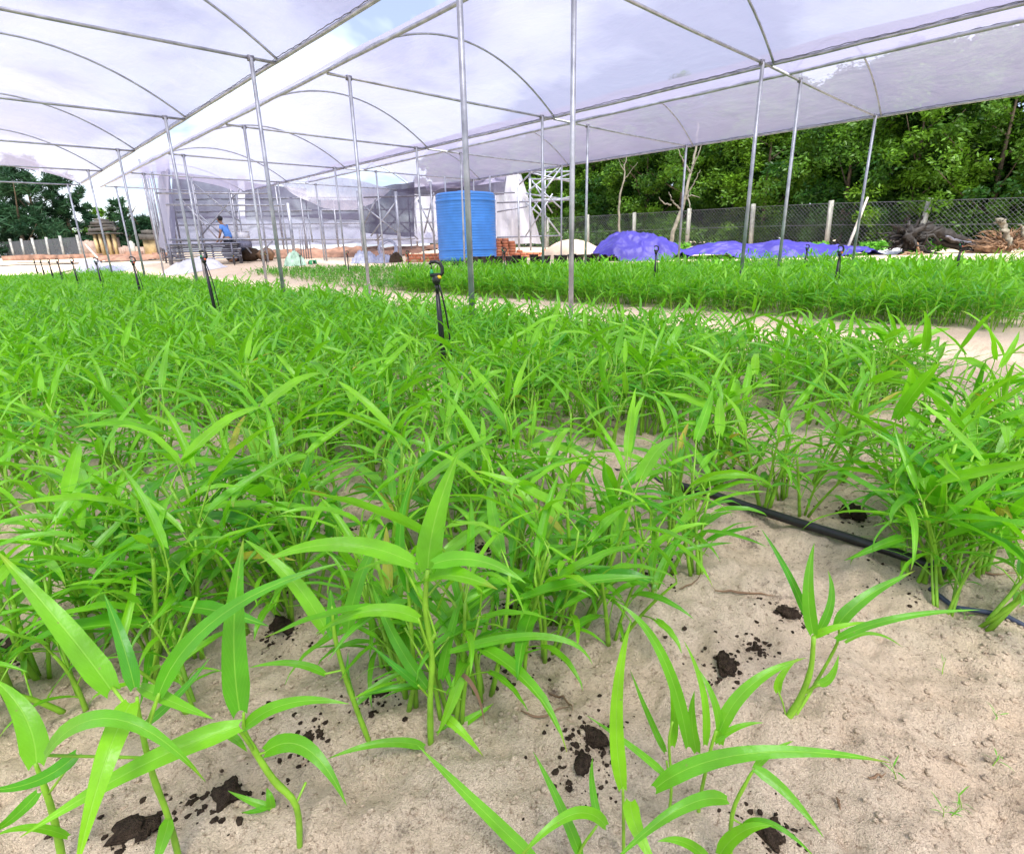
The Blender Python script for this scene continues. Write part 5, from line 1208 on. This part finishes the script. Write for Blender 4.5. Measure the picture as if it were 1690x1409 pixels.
for k, x in enumerate(range(497, 514, 4)): 
    p = G(x, 418, FA+1.2); tag(MB().tube([(0, 0, 0), (rng.normal(0, .04), 0, float(atf(x, 372+rng.uniform(-5, 6), FA+1.2)[2])-p[2])], .02, 6).build('upright_rod', STEELD, loc=p), 'thin upright steel rod standing in the fan of rods right of the thick post', 'rod', 'upright steel rods right of the thick post')
heap('earth_bank', 'low reddish earth bank along the inside of the half built greenhouse', 'earth bank', 570, 410, 24.5, 330, .30, 2.2, REDSOIL, 41, lambda A, B, r: np.clip(1-np.abs(B)**2, 0, 1)*np.clip((1.05-np.abs(A))*8, 0, 1), .35, 70)
heap('earth_bank', 'reddish earth bank below the left greenhouse corner', 'earth bank', 230, 424, 27, 130, .20, 1.5, REDSOIL, 42, lambda A, B, r: np.clip(1-np.abs(B)**2, 0, 1)*np.clip((1.05-np.abs(A))*8, 0, 1), .35, 50)
# tank stand and grey barrel glimpsed between the posts
p = G(640, 410, FA+1.5); t = empty('machine', p, 'grey bundle of coiled pipe and wire lying between the posts, behind the dark rubble', 'pipe coil', rz=YR)
for k in range(6):
    an = np.linspace(0, 6.28*1.02, 20); r_ = .28+.02*k; MB().tube(np.column_stack([np.cos(an)*r_+rng.normal(0, .04), np.sin(an)*.15, np.sin(an)*r_+.3+rng.normal(0, .02)]), .02, 6).build('coil', GREYP, t)

# ------------------------------------------------------------------ the person bending over the bench
FP = FA+.35; s = FP/FPX
pb = G(378, 424, FP); person = empty('person', pb, 'person in a light blue t-shirt and face mask bending forward over the steel bench', 'person')
def pp_(x, y, o=0.): return atf(x, y, FP+o)-pb
def skin(name, nodes, edges, mat, parent, sub=2, root=0):
    me = bpy.data.meshes.new(name); me.from_pydata([tuple(n[0]) for n in nodes], edges, []); me.update()
    o = link(name, me, parent); sk = o.modifiers.new('Skin', 'SKIN'); sk.use_smooth_shade = True
    lay = me.skin_vertices[0].data if me.skin_vertices else None
    if lay is None:
        import bmesh
        bm = bmesh.new(); bm.from_mesh(me); bm.verts.layers.skin.verify(); bm.to_mesh(me); bm.free(); lay = me.skin_vertices[0].data
    for i, n in enumerate(nodes): lay[i].radius = n[1] if isinstance(n[1], tuple) else (n[1], n[1]); lay[i].use_root = (i == root)
    su = o.modifiers.new('Sub', 'SUBSURF'); su.levels = sub; su.render_levels = sub
    me.materials.append(mat); return o
zhip = float(pp_(379, 397)[2])
hip = V(*pp_(379, 395)); chest = V(*pp_(372, 380)); neck = V(*pp_(367, 371)); head = V(*pp_(361.5, 363.5)); 
kn = .0
nodes = [(hip, (.15, .12)), ((hip+chest)/2+RH*.03, (.135, .11)), (chest, (.15, .12)), (neck, (.055, .055)), (neck+(head-neck)*.45, (.05, .05)),
         (head, (.085, .10)), (head+V(0, 0, .07), (.075, .085))]
edges = [(0, 1), (1, 2), (2, 3), (3, 4), (4, 5), (5, 6)]
def addchain(start, pts, rs):
    prev = start
    for p_, r_ in zip(pts, rs): nodes.append((p_, (r_, r_))); edges.append((prev, len(nodes)-1)); prev = len(nodes)-1
    return prev
hands = []
for sgn in (-1, 1):
    o = FH*.17*sgn; shd = chest+(neck-chest)*.62+o; el = V(*pp_(368, 386))+o*1.25; wr = V(*pp_(364, 396))+o*.8; ha = wr-RH*.05-V(0, 0, .05)
    e_ = addchain(2, [shd, (shd+el)/2, el, (el+wr)/2, wr, ha], [.062, .052, .042, .038, .028, .036]); hands.append((e_, ha, sgn))
    for f_ in range(4):
        b0 = ha+FH*(.024*(f_-1.5)); tip = -RH*.035-V(0, 0, .035-.004*abs(f_-1.4)); addchain(e_, [b0+tip*.8, b0+tip*1.5, b0+tip*1.5+V(0, 0, -.025)], [.0095, .0085, .007])
    addchain(e_, [wr-RH*.01-V(0, 0, .03)+FH*.03*-sgn, wr-RH*.05-V(0, 0, .05)+FH*.045*-sgn], [.011, .008])
    lh = hip+FH*.10*sgn-V(0, 0, .08); kz = V(hip[0], hip[1], zhip*.52)+FH*.13*sgn+RH*.02; an = V(hip[0], hip[1], .09)+FH*.13*sgn+RH*.06; to = an-RH*.17-V(0, 0, .05)
    addchain(0, [lh, (lh+kz)/2, kz, (kz+an)/2, an, to], [.10, .082, .062, .055, .04, .036])
skin('body', nodes, edges, SKIN, person)
# shirt: torso and short sleeves, a little larger than the body
nd = [(hip+V(0, 0, -.03), (.178, .145)), ((hip+chest)/2+RH*.03, (.165, .135)), (chest, (.178, .145)), (chest+(neck-chest)*.75, (.10, .09))]; ed = [(0, 1), (1, 2), (2, 3)]
for sgn in (-1, 1):
    o = FH*.17*sgn; shd = chest+(neck-chest)*.62+o; el = V(*pp_(368, 386))+o*1.25
    nd += [(shd, (.085, .085)), (shd+(el-shd)*.6, (.075, .075))]; ed += [(2, len(nd)-2), (len(nd)-2, len(nd)-1)]
skin('shirt', nd, ed, SHIRT, person)
nd = [(hip+V(0, 0, -.06), (.168, .14))]; ed = []
for sgn in (-1, 1):
    lh = hip+FH*.10*sgn-V(0, 0, .10); kz = V(hip[0], hip[1], zhip*.52)+FH*.13*sgn+RH*.02; an = V(hip[0], hip[1], .13)+FH*.13*sgn+RH*.06
    n0 = len(nd); nd += [(lh, (.115, .115)), ((lh+kz)/2, (.098, .098)), (kz, (.08, .08)), (an, (.062, .062))]; ed += [(0, n0), (n0, n0+1), (n0+1, n0+2), (n0+2, n0+3)]
skin('trousers', nd, ed, DARKC, person)
v, f = blob(3, 3, .06, 3, 1.); keep_ = [q for q in f if not (v[q].mean(0)[2] < .15 and (v[q].mean(0)@(-RH)) > .15)]
link('hair', mesh('hair', v*V(.105, .105, .10)+head+V(0, 0, .055)+RH*.03, np.array(keep_), mats=HAIR), person)
v, f = blob(2, 4, .03, 3, 1.); link('face_mask', mesh('face_mask', v*V(.055, .055, .05)+head-RH*.065-V(0, 0, .03), f, mats=MASK), person)
for sgn in (-1, 1):
    v, f = blob(1, 4, 0, 3, 1.); link('eye', mesh('eye', v*.011+head-RH*.088+FH*.032*sgn+V(0, 0, .035), f, mats=HAIR), person); link('ear', mesh('ear', v*V(.018, .018, .03)+head+FH*.09*sgn+V(0, 0, .01), f, mats=SKIN), person)
v, f = blob(1, 4, 0, 3, 1.); link('nose', mesh('nose', v*V(.014, .014, .02)+head-RH*.10+V(0, 0, .012), f, mats=SKIN), person)
